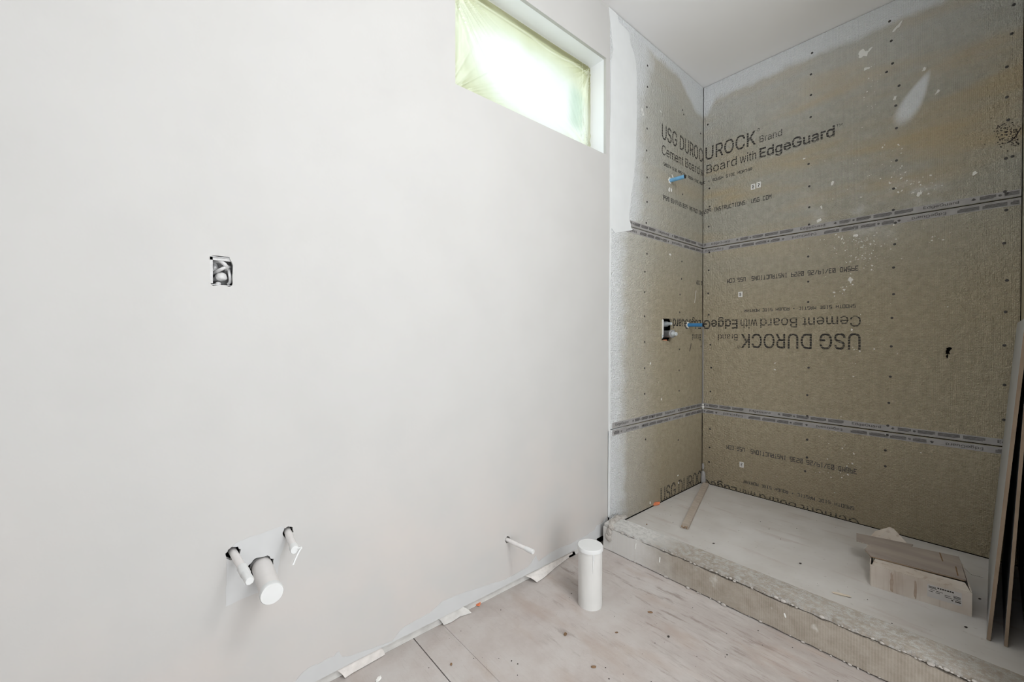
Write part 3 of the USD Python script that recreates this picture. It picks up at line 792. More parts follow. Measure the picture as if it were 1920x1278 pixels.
fl = thing("floor", "dusty pinkish grey plywood subfloor with open seams", "floor", kind="structure")
for x0, x1 in ((X0, -1.8112), (-1.8082, -1.7137), (-1.7129, 0.10)):
    polyf = box(x0, YB, x1, 0.0125)
    if x1 > 0:
        polyf = polyf.difference(Point(*Fl(1106, 1121)).buffer(0.040))
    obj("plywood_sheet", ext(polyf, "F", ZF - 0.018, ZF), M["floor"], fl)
obj("subfloor", bx(X0 + .001, 0.104, YB + .001, 0.104, ZF - 0.10, ZF - 0.030), M["dark"], fl)
obj("shower_base", bx(-0.872, -0.0005, YW + .0005, -0.0005, ZF + .0005, ZP), M["pan"], fl, label="pale dusty shower base behind the curb")

# --- window with its reveal and plastic sheet
w1 = thing("window_1", "small high window in the white wall covered with plastic", "window", ((WX0 + WX1) / 2, 0.06, WZ0), kind="structure")
t = 0.012
obj("reveal_panel", bx(WX0 - t, WX0, 0.0128, 0.125, WZ0 - t, WZ1 + t), M["white"], w1)
obj("reveal_panel", bx(WX1, WX1 + t, 0.0128, 0.125, WZ0 - t, WZ1 + t), M["white"], w1)
obj("reveal_panel", bx(WX0, WX1, 0.0128, 0.125, WZ1, WZ1 + t), M["white"], w1)
obj("reveal_panel", bx(WX0, WX1, 0.0128, 0.125, WZ0 - t, WZ0), M["white"], w1)
wf = box(WX0, WZ0, WX1, WZ1)
obj("window_frame", cat_([ext(wf.difference(wf.buffer(-0.030, join_style=2)), "L", -0.122, -WD - .004), ext(wf.difference(wf.buffer(-0.018, join_style=2)), "L", -WD - .004, -WD)]), M["vinyl"], w1, label="olive vinyl frame behind the plastic")
obj("glass_pane", ext(wf.buffer(-0.028, join_style=2), "L", -0.112, -0.108), M["pane"], w1)
nx, nz = 190, 110
gu, gv = np.meshgrid(np.linspace(WX0 + .004, WX1 - .004, nx), np.linspace(WZ0 + .004, WZ1 - .004, nz), indexing="ij")
dep = np.zeros_like(gu)
fold = np.full_like(gu, 0.28)  # drives the painted highlights and dark valleys of the creases
for (cu, cv, seed, rad) in ((WX0, WZ0, 1, 0.20), (WX1, WZ1, 2, 0.16), (WX1, WZ0, 3, 0.22), (WX0, WZ1, 4, 0.30)):
    a, rr = np.arctan2(gv - cv, gu - cu), np.hypot(gu - cu, gv - cv)
    ridge = 1 - np.abs(2 * meshkit.noise(np.stack([a * 14, rr * 3, np.full_like(a, seed * 7.0)], -1), seed) - 1)
    fold += (ridge ** 2 - 0.3) * np.exp(-((rr / (rad * 0.8)) ** 2)) * 1.1
    dep += ridge ** 3 * np.exp(-((rr / rad) ** 2)) * np.minimum(rr / 0.03, 1) * 0.0085
e = np.minimum.reduce([gu - WX0, WX1 - gu, gv - WZ0, WZ1 - gv])
side = 1 - np.abs(2 * meshkit.noise(np.stack([gu * 90, gv * 5, np.zeros_like(gu)], -1), 9) - 1)
dep += side ** 3 * np.exp(-(((WX1 - gu - .03) / 0.035) ** 2)) * 0.007 + side ** 3 * np.exp(-(((gu - WX0 - .03) / 0.06) ** 2)) * 0.004
fold += (side ** 2 - 0.3) * (np.exp(-(((WX1 - gu - .04) / 0.035) ** 2)) + np.exp(-(((gu - WX0 - .04) / 0.05) ** 2)) * .8)
fold += 0.75 * np.exp(-(((WZ1 - gv - 0.035 - .012 * meshkit.noise(np.stack([gu * 6, gu * 0, gu * 0], -1), 2)) / 0.003) ** 2))
fold -= 0.25 * np.exp(-(((WZ1 - gv - 0.015) / 0.012) ** 2))
dep += 0.004 * np.exp(-(((WZ1 - gv - 0.035) / 0.004) ** 2))
dep += 0.006 * meshkit.fbm(np.stack([gu * 7, gv * 7, gu * 0], -1), 3, 5) * np.minimum(e / 0.05, 1)
yy = WD - 0.0035 - dep * np.minimum(e / 0.008, 1)
vv = np.stack([gu, yy, gv], -1).reshape(-1, 3)
idx = np.arange(nx * nz).reshape(nx, nz)
q = np.stack([idx[:-1, :-1], idx[1:, :-1], idx[1:, 1:], idx[:-1, 1:]], -1).reshape(-1, 4)
film = trimesh.Trimesh(vv, np.vstack([q[:, [0, 1, 2]], q[:, [0, 2, 3]]]), process=False)
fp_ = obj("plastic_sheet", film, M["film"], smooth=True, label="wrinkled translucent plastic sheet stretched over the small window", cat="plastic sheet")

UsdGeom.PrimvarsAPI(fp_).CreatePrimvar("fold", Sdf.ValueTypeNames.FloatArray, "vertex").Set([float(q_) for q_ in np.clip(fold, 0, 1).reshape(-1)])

# --- shower curb
cu = thing("shower_curb", "low rough cement-board curb between the plywood floor and the shower base", "curb", (-0.91, -0.6, ZF), kind="structure")
XF, XI, ZT, YE = -0.960, -0.860, 0.054, -1.151
obj("lumber_core", bx(XF + 0.0135, XI - .002, YE, -0.032, ZF + .0005, ZT - 0.011), M["dark"], cu)
fe = rough_line([(0.028, ZT - 0.0115), (0.5, ZT - 0.0145), (1.0, ZT - 0.014), (-YE, ZT - 0.0135)], 0.006, 0.0030, 41, 45)
fb_ = rough_line([(-YE, ZF + .004), (0.9, ZF + 0.005), (0.4, ZF + 0.004), (0.028, ZF + .002)], 0.006, 0.0024, 43, 45)
pf = Polygon(np.vstack([fe, fb_])).buffer(0)
m = ext(pf, "R", 0.0, 0.012)
m.apply_translation([XF + 0.012, 0, 0])
obj("front_board", m, M["curb_f"], cu, label="ribbed tan cement board on the curb's front")
te = rough_line([(XF + 0.003, YE), (XF + .005, -1.0), (XF + .004, -0.5), (XF + .005, -0.03)], 0.006, 0.0040, 47, 45)
ti = rough_line([(XI, -0.015), (XI + .001, -0.5), (XI, -1.0), (XI, YE)], 0.01, 0.0014, 49, 40)
m = ext(Polygon(np.vstack([te, ti])).buffer(0), "F", ZT - 0.0105, ZT)
m = m.subdivide().subdivide()
up = m.vertices[:, 2] > ZT - .001
m.vertices[up, 2] += 0.0016 * (meshkit.fbm(m.vertices[up] * 70, 3, 4) - .5)
obj("top_board", m, M["curb_t"], cu, label="worn mortar-smeared cement board on the curb's top")
for k, (px, py, ax, val, s) in enumerate([(1141, 1007, 0, XF - .002, (.006, .012, .014)), (1142.5, 997, 0, XF - .002, (.006, .010, .014)), (1146, 988, 0, XF, (.006, .012, .011)), (1149, 978, 2, ZT, (.014, .011, .007)), (1155, 974, 2, ZT, (.013, .012, .007)), (1159, 970.5, 2, ZT + .001, (.016, .014, .008)), (1168, 969, 2, ZT, (.016, .013, .006))]):
    c = hit(px, py, ax, val)
    obj("mortar_lump", lump(c, np.array(s) * 1.25, 300 + k, 3, 0.34), M["mud_rough"], cu, smooth=True)
r = np.random.default_rng(3)
gr = []
for k in range(70):
    y_ = -0.12 - 1.0 * r.random()
    s = 0.0016 + .0034 * r.random() ** 3
    gr.append(lump((XF + .001 - .003 * r.random(), y_, ZT - .009 + .006 * r.random()), (s, s * 1.6, s), k, 1, .3))
for k in range(40):
    s = 0.0016 + .004 * r.random() ** 3
    gr.append(lump((XF - .004 * r.random(), -0.1 - 1.0 * r.random(), ZF + .002 + .004 * r.random()), (s, s * 1.6, s), k, 1, .3))
obj("mortar_crumb", cat_(gr), M["mud_rough"], cu, kind="stuff")
for k, (a, b) in enumerate([((1192.5, 1019), (1191, 1028)), ((1237.5, 1045), (1237, 1053)), ((1471, 1150), (1473, 1156))]):
    p, q2 = hit(*a, 0, XF), hit(*b, 0, XF)
    obj("mortar_drip", ext(LineString([(-p[1], p[2]), (-q2[1], q2[2])]).buffer(.0018), "R", 0.0, 0.0015, 0.0).apply_translation([XF, 0, 0]), M["fleck"], cu)

# ------------------------------------------------------------------ things in the left wall
ou, ov = out_hole.centroid.x, out_hole.centroid.y
x0, z0, x1, z1 = out_hole.bounds
ob = thing("outlet_box", "unfinished electrical box with mud-splashed cables in the white wall", "outlet box", (ou, 0.02, z0))
bp = box(x0 - .001, z0 + .002, x1 + .001, z1 - .002)
obj("box_body", cat_([ext(bp.difference(bp.buffer(-0.0012, join_style=2)), "L", -0.055, -0.0005), ext(bp, "L", -0.057, -0.055)]), M["galv"], ob)
obj("box_flange", cat_([ext(box(x0 + .0005, z0 + .006, x0 + .0055, z1 - .002), "L", -0.012, -0.004), ext(box(x0 + .0005, z1 - .0095, x1 - .004, z1 - .0028), "L", -0.012, -0.004)]), M["boxwhite"], ob, label="white painted flange of the box")


def OB(X, Y, y=-0.0):                     # a point of the outlet opening from its place in the opening (0..1 across, 0..1 up), y behind the wall's face
    return (x0 + (x1 - x0) * X, y, z0 + (z1 - z0) * Y)


def spline(pts, n=24):
    from scipy.interpolate import CubicSpline
    p = np.array(pts, float)
    return CubicSpline(np.linspace(0, 1, len(p)), p)(np.linspace(0, 1, n))


obj("cable", tube(spline([OB(.2, .82, .03), OB(.45, .84, .012), OB(.68, .72, .006), OB(.76, .62, .02), OB(.8, .5, .05)]), 0.0042, 10), M["wire"], ob, smooth=40, label="white cable loop")
obj("cable", tube(spline([OB(.1, .45, .05), OB(.35, .52, .014), OB(.65, .64, .008), OB(.95, .72, .03)]), 0.0036, 10), M["wire"], ob, smooth=40, label="white cable loop")
obj("cable", tube(spline([OB(.95, .70, .04), OB(.86, .5, .014), OB(.9, .28, .012), OB(.82, .12, .02)]), 0.0032, 10), M["wire"], ob, smooth=40, label="white cable loop")
obj("cable", tube(spline([OB(.12, .10, .04), OB(.3, .16, .022), OB(.55, .05, .02), OB(.85, .07, .022), OB(.95, .2, .04)]), 0.0026, 8), M["wire_d"], ob, smooth=40, label="dark cable loop")
obj("cable", tube(spline([OB(.15, .92, .045), OB(.4, .66, .03), OB(.3, .5, .03), OB(.25, .4, .05)]), 0.0024, 8), M["wire_d"], ob, smooth=40, label="dark cable loop")
obj("compound_splash", lump(OB(.52, .34, .016), (.0105, .008, .0095), 5, 3, .2), M["boxwhite"], ob, smooth=True, label="blob of white compound on the cables")
obj("compound_splash", lump(OB(.28, .62, .03), (.008, .008, .012), 6, 3, .3), M["galv"], ob, smooth=True)
obj("compound_splash", lump(OB(.38, .1, .018), (.0055, .005, .004), 7, 2, .3), M["boxwhite"], ob, smooth=True)


def wall_pipe(name, label, base, tip_px, out_len, r, prof, cat="pipe", group=None, back=0.05):
    b = np.array([base[0], 0.0, base[1]])
    tip = hit(*tip_px, 1, -out_len)
    d = (tip - b) / np.linalg.norm(tip - b)
    return thing(name, label, cat, (b[0], -out_len / 2, b[2] - r), group), b - d * back, b, tip, d


t, a, b, e, d = wall_pipe("supply_pipe", "left capped white water pipe beside the wide drain stub, in the white wall", L(439, 1038), (468.5, 1089), 0.125, 0.0085, None)
obj("tube", tube([a, b + d * .07], 0.0078, 24), M["wallpipe"], t, smooth=40)
obj("test_cap", solid(b + d * .066, e, [(0, .0098), (.08, .0102), (.45, .0102), (.5, .0090), (.95, .0088), (1.0, .0075)], 8), M["cap"], t, smooth=50, label="bright white test cap")
t, a, b, e, d = wall_pipe("drain_stub", "wide capped white drain stub between the two water pipes", L(492, 1064), (510, 1113), 0.115, 0.021, None)
obj("pipe", tube([a, b, e - d * .012], 0.0205, 40), M["wallpipe"], t, smooth=40)
obj("end_cap", solid(e - d * .014, e + d * .001, [(0, .0212), (.2, .0222), (.85, .0222), (1.0, .0208)], 40), M["cap"], t, smooth=40, label="flat white round cap")
obj("hole_collar", tube([b + [0, .010, 0], b + [0, .002, 0]], [.0245, .0240], 30, False), M["galv"], t, smooth=40)
t, a, b, e, d = wall_pipe("supply_pipe", "right capped white water pipe with a dangling plastic strip, in the white wall", L(540.5, 999), (553, 1031), 0.085, 0.0085, None)
obj("tube", tube([a, b + d * .072], 0.0078, 24), M["wallpipe"], t, smooth=40)
obj("test_cap", solid(b + d * .068, e, [(0, .0092), (.1, .0096), (.9, .0092), (1.0, .008)], 20), M["cap"], t, smooth=50, label="bright white test cap")
s0, s1, s2 = e, hit(564.5, 1026, 1, -0.088), hit(549.5, 1058.5, 1, -0.095)
obj("plastic_strip", tube(spline([s0 + (0, .004, .001), s1, s1 * .8 + s2 * .2, s2], 12), 0.0023, 6), M["cap"], t, label="thin white plastic strip hanging from the cap")
t, a, b, e, d = wall_pipe("supply_pipe", "thin white water pipe low on the wall above the floor pipe's left", L(951.5, 1011.5), (1000, 1034.5), 0.115, 0.0085, None)
obj("tube", tube([a, b + d * .085], 0.0066, 24), M["wallpipe"], t, smooth=40)
obj("test_cap", solid(b + d * .082, e, [(0, .0074), (.1, .008), (.9, .008), (1.0, .0068)], 20), M["cap"], t, smooth=50, label="white test cap")
# blue tubing stubs and valve in the cement board
for (base, tip, ln, mat, lab) in ((BL1, (1285, 330.5), 0.078, "blue_pale", "upper pale blue water tube stub out of the tan cement board"), (BL2, (1319, 609), 0.084, "blue", "lower bright blue water tube stub beside the valve opening")):
    t, a, b, e, d = wall_pipe("water_tube", lab, base, tip, ln, 0.0105, None)
    obj("tube", tube([a, b, e - d * .002], 0.0098, 24), M[mat], t, smooth=40)
    obj("tube_end", solid(e - d * .003, e + d * .001, [(0, .0101), (.7, .0103), (.75, .0085), (1, .007)], 24), M["black"], t, smooth=40, label="dark plugged end")
    obj("sealant_ring", cat_([lump(b + (math.cos(k) * .012, -.001, math.sin(k) * .012), (.006, .003, .006), k, 1, .4) for k in range(0, 6)]), M["fleck"], t, smooth=True, label="white sealant around the tube")
vx0, vz0, vx1, vz1 = valve_poly.bounds
vt = thing("shower_valve", "rough-in shower valve recessed in a ragged opening of the cement board", "valve", ((vx0 + vx1) / 2, 0.0, vz0))
vcx = (vx0 + vx1) / 2
up_c, lo_c = hit(1253.5, 607.5, 1, 0.012), hit(1250, 626, 1, 0.02)
obj("valve_body", cat_([bx(vx0 + .012, vx1 - .008, 0.035, 0.075, vz0 + .01, vz1 - .008), tube([(vx0 - .03, .055, lo_c[2]), (vx1 + .04, .055, lo_c[2])], .013, 16), tube([(vcx, .055, vz0 - .05), (vcx, .055, vz1 + .06)], .012, 16)]), M["black"], vt)
obj("bracket", bx(vx0 + .002, vx0 + .011, -0.004, 0.03, vz0 + .032, vz1 - .006), M["sticker"], vt, label="pale plastic bracket at the opening's left side")
obj("stop_stem", solid(up_c + (0, .03, 0), hit(1259, 606.5, 1, -0.012), [(0, .0145), (.45, .014), (.6, .009), (.95, .008), (1, .006)], 20), M["plastic"], vt, smooth=40)
e2, e3 = hit(1261.5, 625.5, 1, -0.032), hit(1269, 626, 1, -0.055)
obj("cartridge", solid(lo_c + (0, .02, 0), e2, [(0, .0185), (.75, .018), (.78, .0205), (.97, .0205), (1, .018)], 28), M["brass"], vt, smooth=40)
obj("cartridge_stem", solid(e2, e3, [(0, .013), (.3, .0125), (.4, .0105), (.9, .010), (1, .007)], 12), M["plastic"], vt, smooth=40)
obj("retainer_clip", lump((vx0 + .008, .004, vz0 + .026), (.009, .008, .013), 91, 2, .35), M["plastic"], vt, smooth=True)
obj("copper_fitting", tube([(vx0 + .035, .012, vz0 + .002), (vx0 + .065, .012, vz0 + .004)], .006, 12), M["orange"], vt, smooth=40, label="copper coloured fitting at the opening's lower edge")

# ------------------------------------------------------------------ floor pipe
fx, fy = Fl(1106.5, 1131, ZF)
fp = thing("floor_pipe", "capped white pipe standing on the plywood floor near the curb's end", "pipe", (fx, fy, ZF))
pz = 0.147
obj("pipe", tube([(fx, fy, ZF - .03), (fx, fy, ZF), (fx, fy, pz - .012)], 0.0392, 56), M["pvc"], fp, smooth=40)
obj("test_cap", solid((fx, fy, pz - .014), (fx, fy, pz), [(0, .0395), (.05, .0418), (.8, .0420), (.97, .0405), (1, .038)], 56), M["cap"], fp, smooth=40, label="flat white round cap on the floor pipe")
drips = [tube(spline([(fx + .0392 * math.cos(an), fy + .0392 * math.sin(an), pz - .013), (fx + .0396 * math.cos(an + .02), fy + .0396 * math.sin(an + .02), pz - .03), (fx + .0392 * math.cos(an + .01), fy + .0392 * math.sin(an + .01), pz - ln)], 8), [.0016] * 7 + [.0008], 6) for an, ln in ((-2.25, .075), (-2.17, .035))]
obj("paint_drip", cat_(drips), M["cap"], fp)

# ------------------------------------------------------------------ things in the shower
s = np.array([Fl(1279, 982, .013), Fl(1289.5, 989, .013), Fl(1329.5, 904.5, .013), Fl(1320.5, 901, .013)])
c0, c1 = (s[0] + s[1]) / 2, (s[2] + s[3]) / 2
c1 = c1 + (c0 - c1) * 0.03
dv = (c1 - c0) / np.linalg.norm(c1 - c0)
nv = np.array([-dv[1], dv[0]])
c1 = np.minimum(c1, [-0.030, -0.034])
wd = np.linalg.norm(s[0] - s[1]) / 2 * 0.80
stp = Polygon([c0 - nv * wd, c0 + nv * wd, c1 + nv * wd, c1 - nv * wd])
st = thing("wood_stick", "long thin dusty wooden stick lying in the shower's back corner", "wood stick", (*((c0 + c1) / 2), ZP))
obj("stick", ext(stp, "F", ZP + .0005, ZP + .0135), M["stick"], st)
ee = [tube(spline([(*(c0 + nv * o - dv * .002), ZP + z), (*(c0 + nv * (o + .002) - dv * (.003 + .004 * (k % 2))), ZP + z + .001)], 4), .0026, 5) for k, (o, z) in enumerate([(-wd * .6, .004), (-wd * .1, .010), (wd * .4, .004), (wd * .7, .010), (wd * .1, .004), (-wd * .6, .011)])]
obj("split_end", cat_(ee), M["stick_end"], st, label="splintered brown end")

A, B = np.array([-0.556, -0.825]), np.array([-0.528, -1.052])
lx = (B - A) / np.linalg.norm(B - A)
dx_ = np.array([-lx[1], lx[0]])
dx_ = dx_ if dx_[0] > 0 else -dx_
D, H = 0.21, 0.072
cbx = thing("cardboard_box", "low pale dusty cardboard box with a printed label, on the shower base", "box", (*(A + lx * .11 + dx_ * D / 2), ZP))


def BXP(s_, t_, z):
    return np.array([*(A + lx * s_ + dx_ * t_), z])


LB = np.linalg.norm(B - A)


def slab(pts, th):
    """A sheet of thickness th under the corner points (a fan; points in order seen from above)."""
    p = np.array(pts, float)
    n = np.cross(p[1] - p[0], p[2] - p[0])
    n = n / np.linalg.norm(n)
    n = n if n[2] > 0 or abs(n[2]) < .1 else -n
    v = np.vstack([p, p - n * th])
    k = len(p)
    f = [(0, i, i + 1) for i in range(1, k - 1)] + [(k, k + i + 1, k + i) for i in range(1, k - 1)]
    for i in range(k):
        j = (i + 1) % k
        f += [(i, k + i, k + j), (i, k + j, j)]
    m = trimesh.Trimesh(v, f, process=False)
    m.fix_normals()
    return m


obj("front_panel", slab([BXP(0, 0, ZP), BXP(LB, 0, ZP), BXP(LB, 0, H), BXP(0, 0, H)], -0.003), M["card"], cbx)
obj("end_panel", slab([BXP(0, 0.004, ZP), BXP(0, D, ZP), BXP(0, D, H), BXP(0, 0.004, H)], 0.003), M["card"], cbx)
obj("end_panel", slab([BXP(LB, 0.004, ZP), BXP(LB, D, ZP), BXP(LB, D, H), BXP(LB, 0.004, H)], 0.003), M["card"], cbx)
obj("back_panel", slab([BXP(.004, D, ZP), BXP(LB - .004, D, ZP), BXP(LB - .004, D, H), BXP(.004, D, H)], 0.003), M["card"], cbx)
obj("bottom_panel", slab([BXP(.004, .004, ZP + .004), BXP(LB - .004, .004, ZP + .004), BXP(LB - .004, D - .004, ZP + .004), BXP(.004, D - .004, ZP + .004)], .003), M["card"], cbx)
obj("top_flap", slab([BXP(.003, 0.0, H), BXP(LB - .003, 0.0, H), BXP(LB - .010, .052, H + .003), BXP(.010, .052, H + .003)], .003), M["card"], cbx)
obj("top_flap", slab([BXP(.005, D - .06, H + .001), BXP(LB - .005, D - .06, H + .001), BXP(LB - .003, D, H), BXP(.003, D, H)], .003), M["card"], cbx)
nrm = -dx_
la = []


def on_box(poly, w):
    m = ext(poly, "F", 0.0, w)
    o = np.array([*A, ZP])
    Mx = np.stack([np.array([*lx, 0]), np.array([0, 0, 1.0]), np.array([*nrm, 0])], 1)
    m.vertices = m.vertices @ Mx.T + o + np.array([*nrm, 0]) * 0.0031
    return m


obj("label_sticker", on_box(box(.134, .022, .208, .062), .0004), M["label"], cbx, label="white printed label on the box's front")
bars = [affinity.translate(fit(text_polys("TWO CONNECTED", .0052, True), .032), .156, .0545)]
for k, (a_, b_, y_) in enumerate([(.137, .153, .056), (.137, .153, .0535), (.137, .155, .051), (.141, .150, .046), (.153, .168, .0455), (.137, .147, .0405), (.152, .162, .0405), (.172, .184, .041), (.190, .205, .046), (.190, .205, .043), (.190, .205, .040), (.172, .188, .036), (.190, .206, .0355), (.186, .190, .030), (.194, .206, .0295)]):
    bars.append(box(a_, y_, b_, y_ + (.0032 if y_ < .031 else .0014)))
bars = bars[1:] + [box(.156 + .0052 * i, .0548, .156 + .0052 * i + .004, .0588) for i in range(7)]
obj("label_print", on_box(unary_union(bars), .0007), M["speck"], cbx)
stain = make_wood("box_stain", (.40, .31, .24), (.47, .38, .31), (4, 4, 30))
for k, (a_, b_) in enumerate([(.052, .004), (.107, .003)]):
    obj("box_stain", on_box(blob_poly(a_, .034, b_, .033, 0, .3, 16, 4 + k).intersection(box(0, .002, LB, H - .002)), .0003), stain, cbx)

zt = H + .0045
pb = [hit(1621, 1027, 2, zt + .010), hit(1632.5, 1040, 2, zt + .008), hit(1811.5, 1085.5, 2, zt + .008), hit(1798, 1041.4, 2, zt + .010), hit(1642, 1007, 2, zt + .012)]
lid = thing("brown_panel", "thin dusty brown panel with a grooved end lying on the cardboard box", "panel", tuple(np.mean(pb, 0) - [0, 0, .006]))
zz = zt + .007
pb2 = [np.array([p[0], p[1], zz]) for p in pb]
obj("panel_face", slab(pb2, 0.0035), M["ply"], lid)
low = np.array(pb2) - [0, 0, .0038]
cen = low.mean(0)
obj("panel_core", slab(list(cen + (low - cen) * .985), .003), M["ply_edge"], lid, label="raw tan edge")
P_ = lambda a, b: np.array(pb2[a]) * (1 - b)
q0 = hit(1762, 1036, 2, zz)
q1 = hit(1767.5, 1051.5, 2, zz)
q2_ = hit(1792, 1062, 2, zz)
q3_ = hit(1796, 1078.5, 2, zz)
for a_, b_ in ((q0, q1), (q2_, q3_)):
    obj("groove", ext(LineString([a_[:2], b_[:2]]).buffer(.0016), "F", zz - .0005, zz + .0006), M["brown"], lid)
sb = [hit(1605.7, 1000.5, 2, H + .004), hit(1605.7, 1015, 2, H + .004), hit(1640, 1024, 2, H + .004), hit(1700, 1038, 2, H + .004), hit(1712, 1022, 2, H + .004)]
sb = [np.array([p[0], p[1], H + .0075]) for p in sb]
obj("thin_board", slab(sb, .0028), M["ply"], label="narrow thin board sticking out to the left under the brown panel", cat="board")
tr = [hit(1630, 1007, 0, -0.20), hit(1641, 995, 0, -0.165), hit(1668, 987.5, 0, -.15), hit(1676, 991, 0, -.15), hit(1702, 1019, 0, -.20)]
tb = [np.array([-0.275, p[1], ZP + .002]) for p in (tr[0], tr[-1])]
obj("cardboard_scrap", slab([tb[0], tr[0], tr[1], tr[2], tr[3], tr[4], tb[1]], .004), M["card"], label="torn triangular cardboard scrap leaning up behind the box", cat="cardboard")
# dusty sheet lying on the base behind the box
rs = [Fl(1798, 1042, ZP), Fl(1806, 1037, ZP), Fl(1838, 1071, ZP), Fl(1842, 1082, ZP), Fl(1822, 1077, ZP), Fl(1808, 1064, ZP)]
obj("paper_sheet", ext(Polygon(rs).buffer(.004).buffer(-.002), "F", ZP + .0003, ZP + .0018), M["pan"], label="pale curved paper sheet on the shower base right of the box", cat="paper")


def leaning(name, label, xa, xb, yb, yt, zt_, th, face, ytilt=0.0):
    """A sheet leaning against the near alcove wall: foot at yb, top at yt, zt_."""
    t = thing(name, label, "panel", ((xa + xb) / 2, yb, ZP))
    dv = np.array([0, yt - yb, zt_ - ZP])
    dv /= np.linalg.norm(dv)
    n = np.array([0, dv[2], -dv[1]])
    ln = (zt_ - ZP) / dv[2]
    o = np.array([0, yb, ZP + .0012 + max(0, -n[2]) * 0])

    def pt(x, s_, w):
        return np.array([x, 0, 0]) + o + dv * s_ + n * w

    def pris(x0_, x1_, s0_, s1_, w0, w1):
        vs = [pt(x, s_, w) for x in (x0_, x1_) for s_ in (s0_, s1_) for w in (w0, w1)]
        return trimesh.convex.convex_hull(np.array(vs))
    e_ = .004
    obj("face_sheet", pris(xa + .0008, xb, 0, ln, th * .5, th), M[face], t)
    obj("back_sheet", pris(xa + .0008, xb, 0, ln, 0, th * .5), M["panel"], t)
    obj("edge_strip", pris(xa - .001, xa + .0008, 0, ln, 0, th), M["panel_edge"], t, label="tan raw edge")
    return t


leaning("leaning_panel", "front grey panel with tan edge leaning on the shower's near wall", -0.640, -0.016, -1.089, -1.150, 0.885, 0.0075, "panel")
leaning("leaning_panel", "rear grey panel with tan edge, behind the front leaning panel", -0.640, -0.03, -1.119, -1.1518, 0.74, 0.0064, "panel")

# ------------------------------------------------------------------ scraps on the floor
def flap(label, inner, outer, mat, cat="paper", zo=ZF):
    """A torn strip of drywall paper: inner edge on the wall's foot, outer edge on the floor."""
    a = [np.array([L(*q)[0], 0.004, max(L(*q)[1] - .003, ZF + .010)]) for q in inner]
    b = [np.array([*Fl(*q, zo + .003), zo + .003]) for q in outer]
    n = max(len(a), len(b)) * 5
    A_ = np.array([LineString(a).interpolate(i / n, normalized=True).coords[0] for i in range(n + 1)])
    B_ = np.array([LineString(b).interpolate(i / n, normalized=True).coords[0] for i in range(n + 1)])
    rows = []
    for t in np.linspace(0, 1, 5):
        rr = A_ * (1 - t) + B_ * t
        rr[:, 2] += .004 * math.sin(math.pi * t) + .0018 * (meshkit.noise(rr * 90, 3) - .5) * (1 if 0 < t else 0)
        rr[:, 2] = np.maximum(rr[:, 2], zo + .0030)
        rr[:, 1] = np.minimum(rr[:, 1], 0.0105)
        rows.append(rr)
    g_ = np.array(rows)
    k = n + 1
    v = np.vstack([g_.reshape(-1, 3), g_.reshape(-1, 3) - [0, 0, .0012]])
    off = 5 * k
    f = []
    for i in range(4):
        for j in range(n):
            q_ = (i * k + j, i * k + j + 1, (i + 1) * k + j + 1, (i + 1) * k + j)
            f += [(q_[0], q_[2], q_[1]), (q_[0], q_[3], q_[2]), (off + q_[0], off + q_[1], off + q_[2]), (off + q_[0], off + q_[2], off + q_[3])]
    for i, j in [(4 * k + j, 4 * k + j + 1) for j in range(n)] + [(i * k, (i + 1) * k) for i in range(4)] + [(i * k + n, (i + 1) * k + n) for i in range(4)]:
        f += [(i, j, off + j), (i, off + j, off + i)]
    m = trimesh.Trimesh(v, f, process=False)
    obj("torn_paper", m, mat, label=label, cat=cat, group=None)


flap("folded strip of torn drywall paper at the wall's foot left of the floor pipe", [(985, 1078), (1010, 1065.5), (1040, 1050), (1078, 1031)], [(1007, 1091), (1020, 1082), (1042, 1063), (1076, 1037)], M["paper"])
flap("torn drywall paper flap at the wall's foot near the picture's lower left", [(632, 1256), (655, 1245), (680, 1232), (715, 1213.5)], [(647, 1270), (660, 1261), (687, 1246), (722, 1226)], M["paper"])
flap("frayed paper shred at the wall's foot left of the orange chip", [(822, 1158), (840, 1148.5), (855, 1141), (866, 1135)], [(832, 1171), (847, 1165), (862, 1155), (884, 1148)], M["plate"])


def crumb(name, label, px, py, size, mat, rot=0.0, z=ZF, cat="scrap", group=None, seed=0):
    x, y = Fl(px, py, z)
    m = trimesh.creation.box([1, 1, 1]).subdivide().subdivide()
    m.vertices *= 1 - .35 * np.abs(m.vertices[:, [1, 2, 0]]) - 0.25 * np.abs(m.vertices[:, [2, 0, 1]])
    m.vertices += .16 * (meshkit.noise(m.vertices * 3 + seed * 5.3, seed)[:, None] - .5)
    m.vertices *= np.array(size)
    m.apply_transform(trimesh.transformations.rotation_matrix(rot, [0, 0, 1]))
    m.apply_translation([x, y, z - m.bounds[0][2] + .0002])
    return obj(name, m, mat, label=label, cat=cat, group=group)


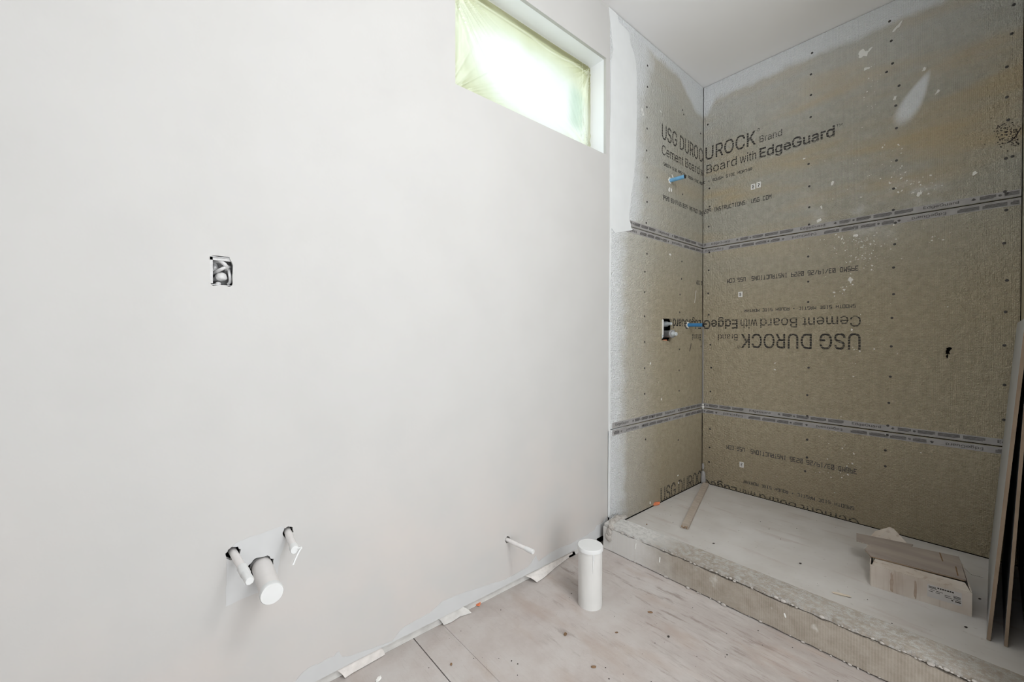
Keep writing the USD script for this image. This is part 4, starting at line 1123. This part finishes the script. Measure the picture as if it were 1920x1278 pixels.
crumb("plastic_chip", "orange plastic chip at the wall's foot", 897, 1133.5, (.020, .014, .006), M["orange"], .6, seed=1)
crumb("paper_scrap", "red orange torn scrap at the foot of the shower's left wall", 1229, 947, (.050, .014, .016), M["orange"], -.45, ZP, seed=2)
crumb("wood_chip", "curled brown wood chip on the floor below the capped floor pipe", 1060, 1190, (.012, .008, .005), M["brown"], .3, seed=3)
crumb("wood_chip", "dark brown wood chip near the floor seam", 846, 1246, (.007, .006, .004), M["brown"], 1.0, seed=4)
crumb("wood_chip", "dark brown chip at the picture's lower edge left of centre", 1113, 1251, (.014, .006, .004), M["brown"], -.7, seed=5)
crumb("wood_chip", "small tan wood chip right of the floor pipe", 1219, 1148.5, (.016, .006, .004), M["brown"], -.9, seed=6)
crumb("wood_chip", "tiny brown wood chip just below the floor pipe", 1156, 1186, (.010, .004, .003), M["brown"], -.6, seed=7)
crumb("grit", "black crumb on the plywood between pipe and curb", 1253.5, 1194, (.006, .006, .004), M["speck"], 0, seed=8)
crumb("grit", "black crumb in the middle of the shower base", 1338, 1019, (.010, .005, .003), M["speck"], -.8, ZP, seed=9)
crumb("grit", "black crumb on the shower base right of its middle", 1500.5, 1056.5, (.008, .005, .003), M["speck"], -.8, ZP, seed=10)
crumb("grit", "black crumb on the shower base in front of the leaning panels", 1811, 1176, (.007, .005, .003), M["speck"], -.8, ZP, seed=11)
crumb("grit", "black crumb between the box and the leaning panels", 1837, 1123, (.007, .005, .003), M["speck"], -.8, ZP, seed=12)
crumb("grit", "reddish crumb on the shower base beside the curb's end", 1212.5, 983, (.007, .006, .003), M["brown"], 0, ZP, seed=13)
crumb("wood_splinter", "pale wood splinter on the shower base left of the box", 1578, 1116, (.008, .050, .006), M["splint"], .35, ZP, seed=14)
crumb("mortar_crumb", "grey mortar crumb on the floor along the curb", 1404, 1137, (.014, .018, .010), M["mud_rough"], .2, ZF, seed=15)
crumb("mortar_crumb", "white compound crumb on the floor at the picture's lower left", 710, 1275, (.016, .010, .006), M["fleck"], .4, ZF, seed=16)
r = np.random.default_rng(12)
gs = []
for k in range(150):
    x, y, z = (-1.9 + 0.9 * r.random(), -0.05 - 0.85 * r.random(), ZF) if k < 95 else (-0.83 + .78 * r.random(), -0.05 - 1.0 * r.random(), ZP)
    if k >= 95 and x > -.60 and y < -.78:
        continue
    s_ = .0007 + .0016 * r.random() ** 3
    gs.append(lump((x, y, z + s_ * .4), (s_, s_, s_ * .6), k, 0, .2))
obj("floor_grit", cat_(gs), M["speck"], kind="stuff", label="scattered dark grit on the dusty floors", cat="grit")
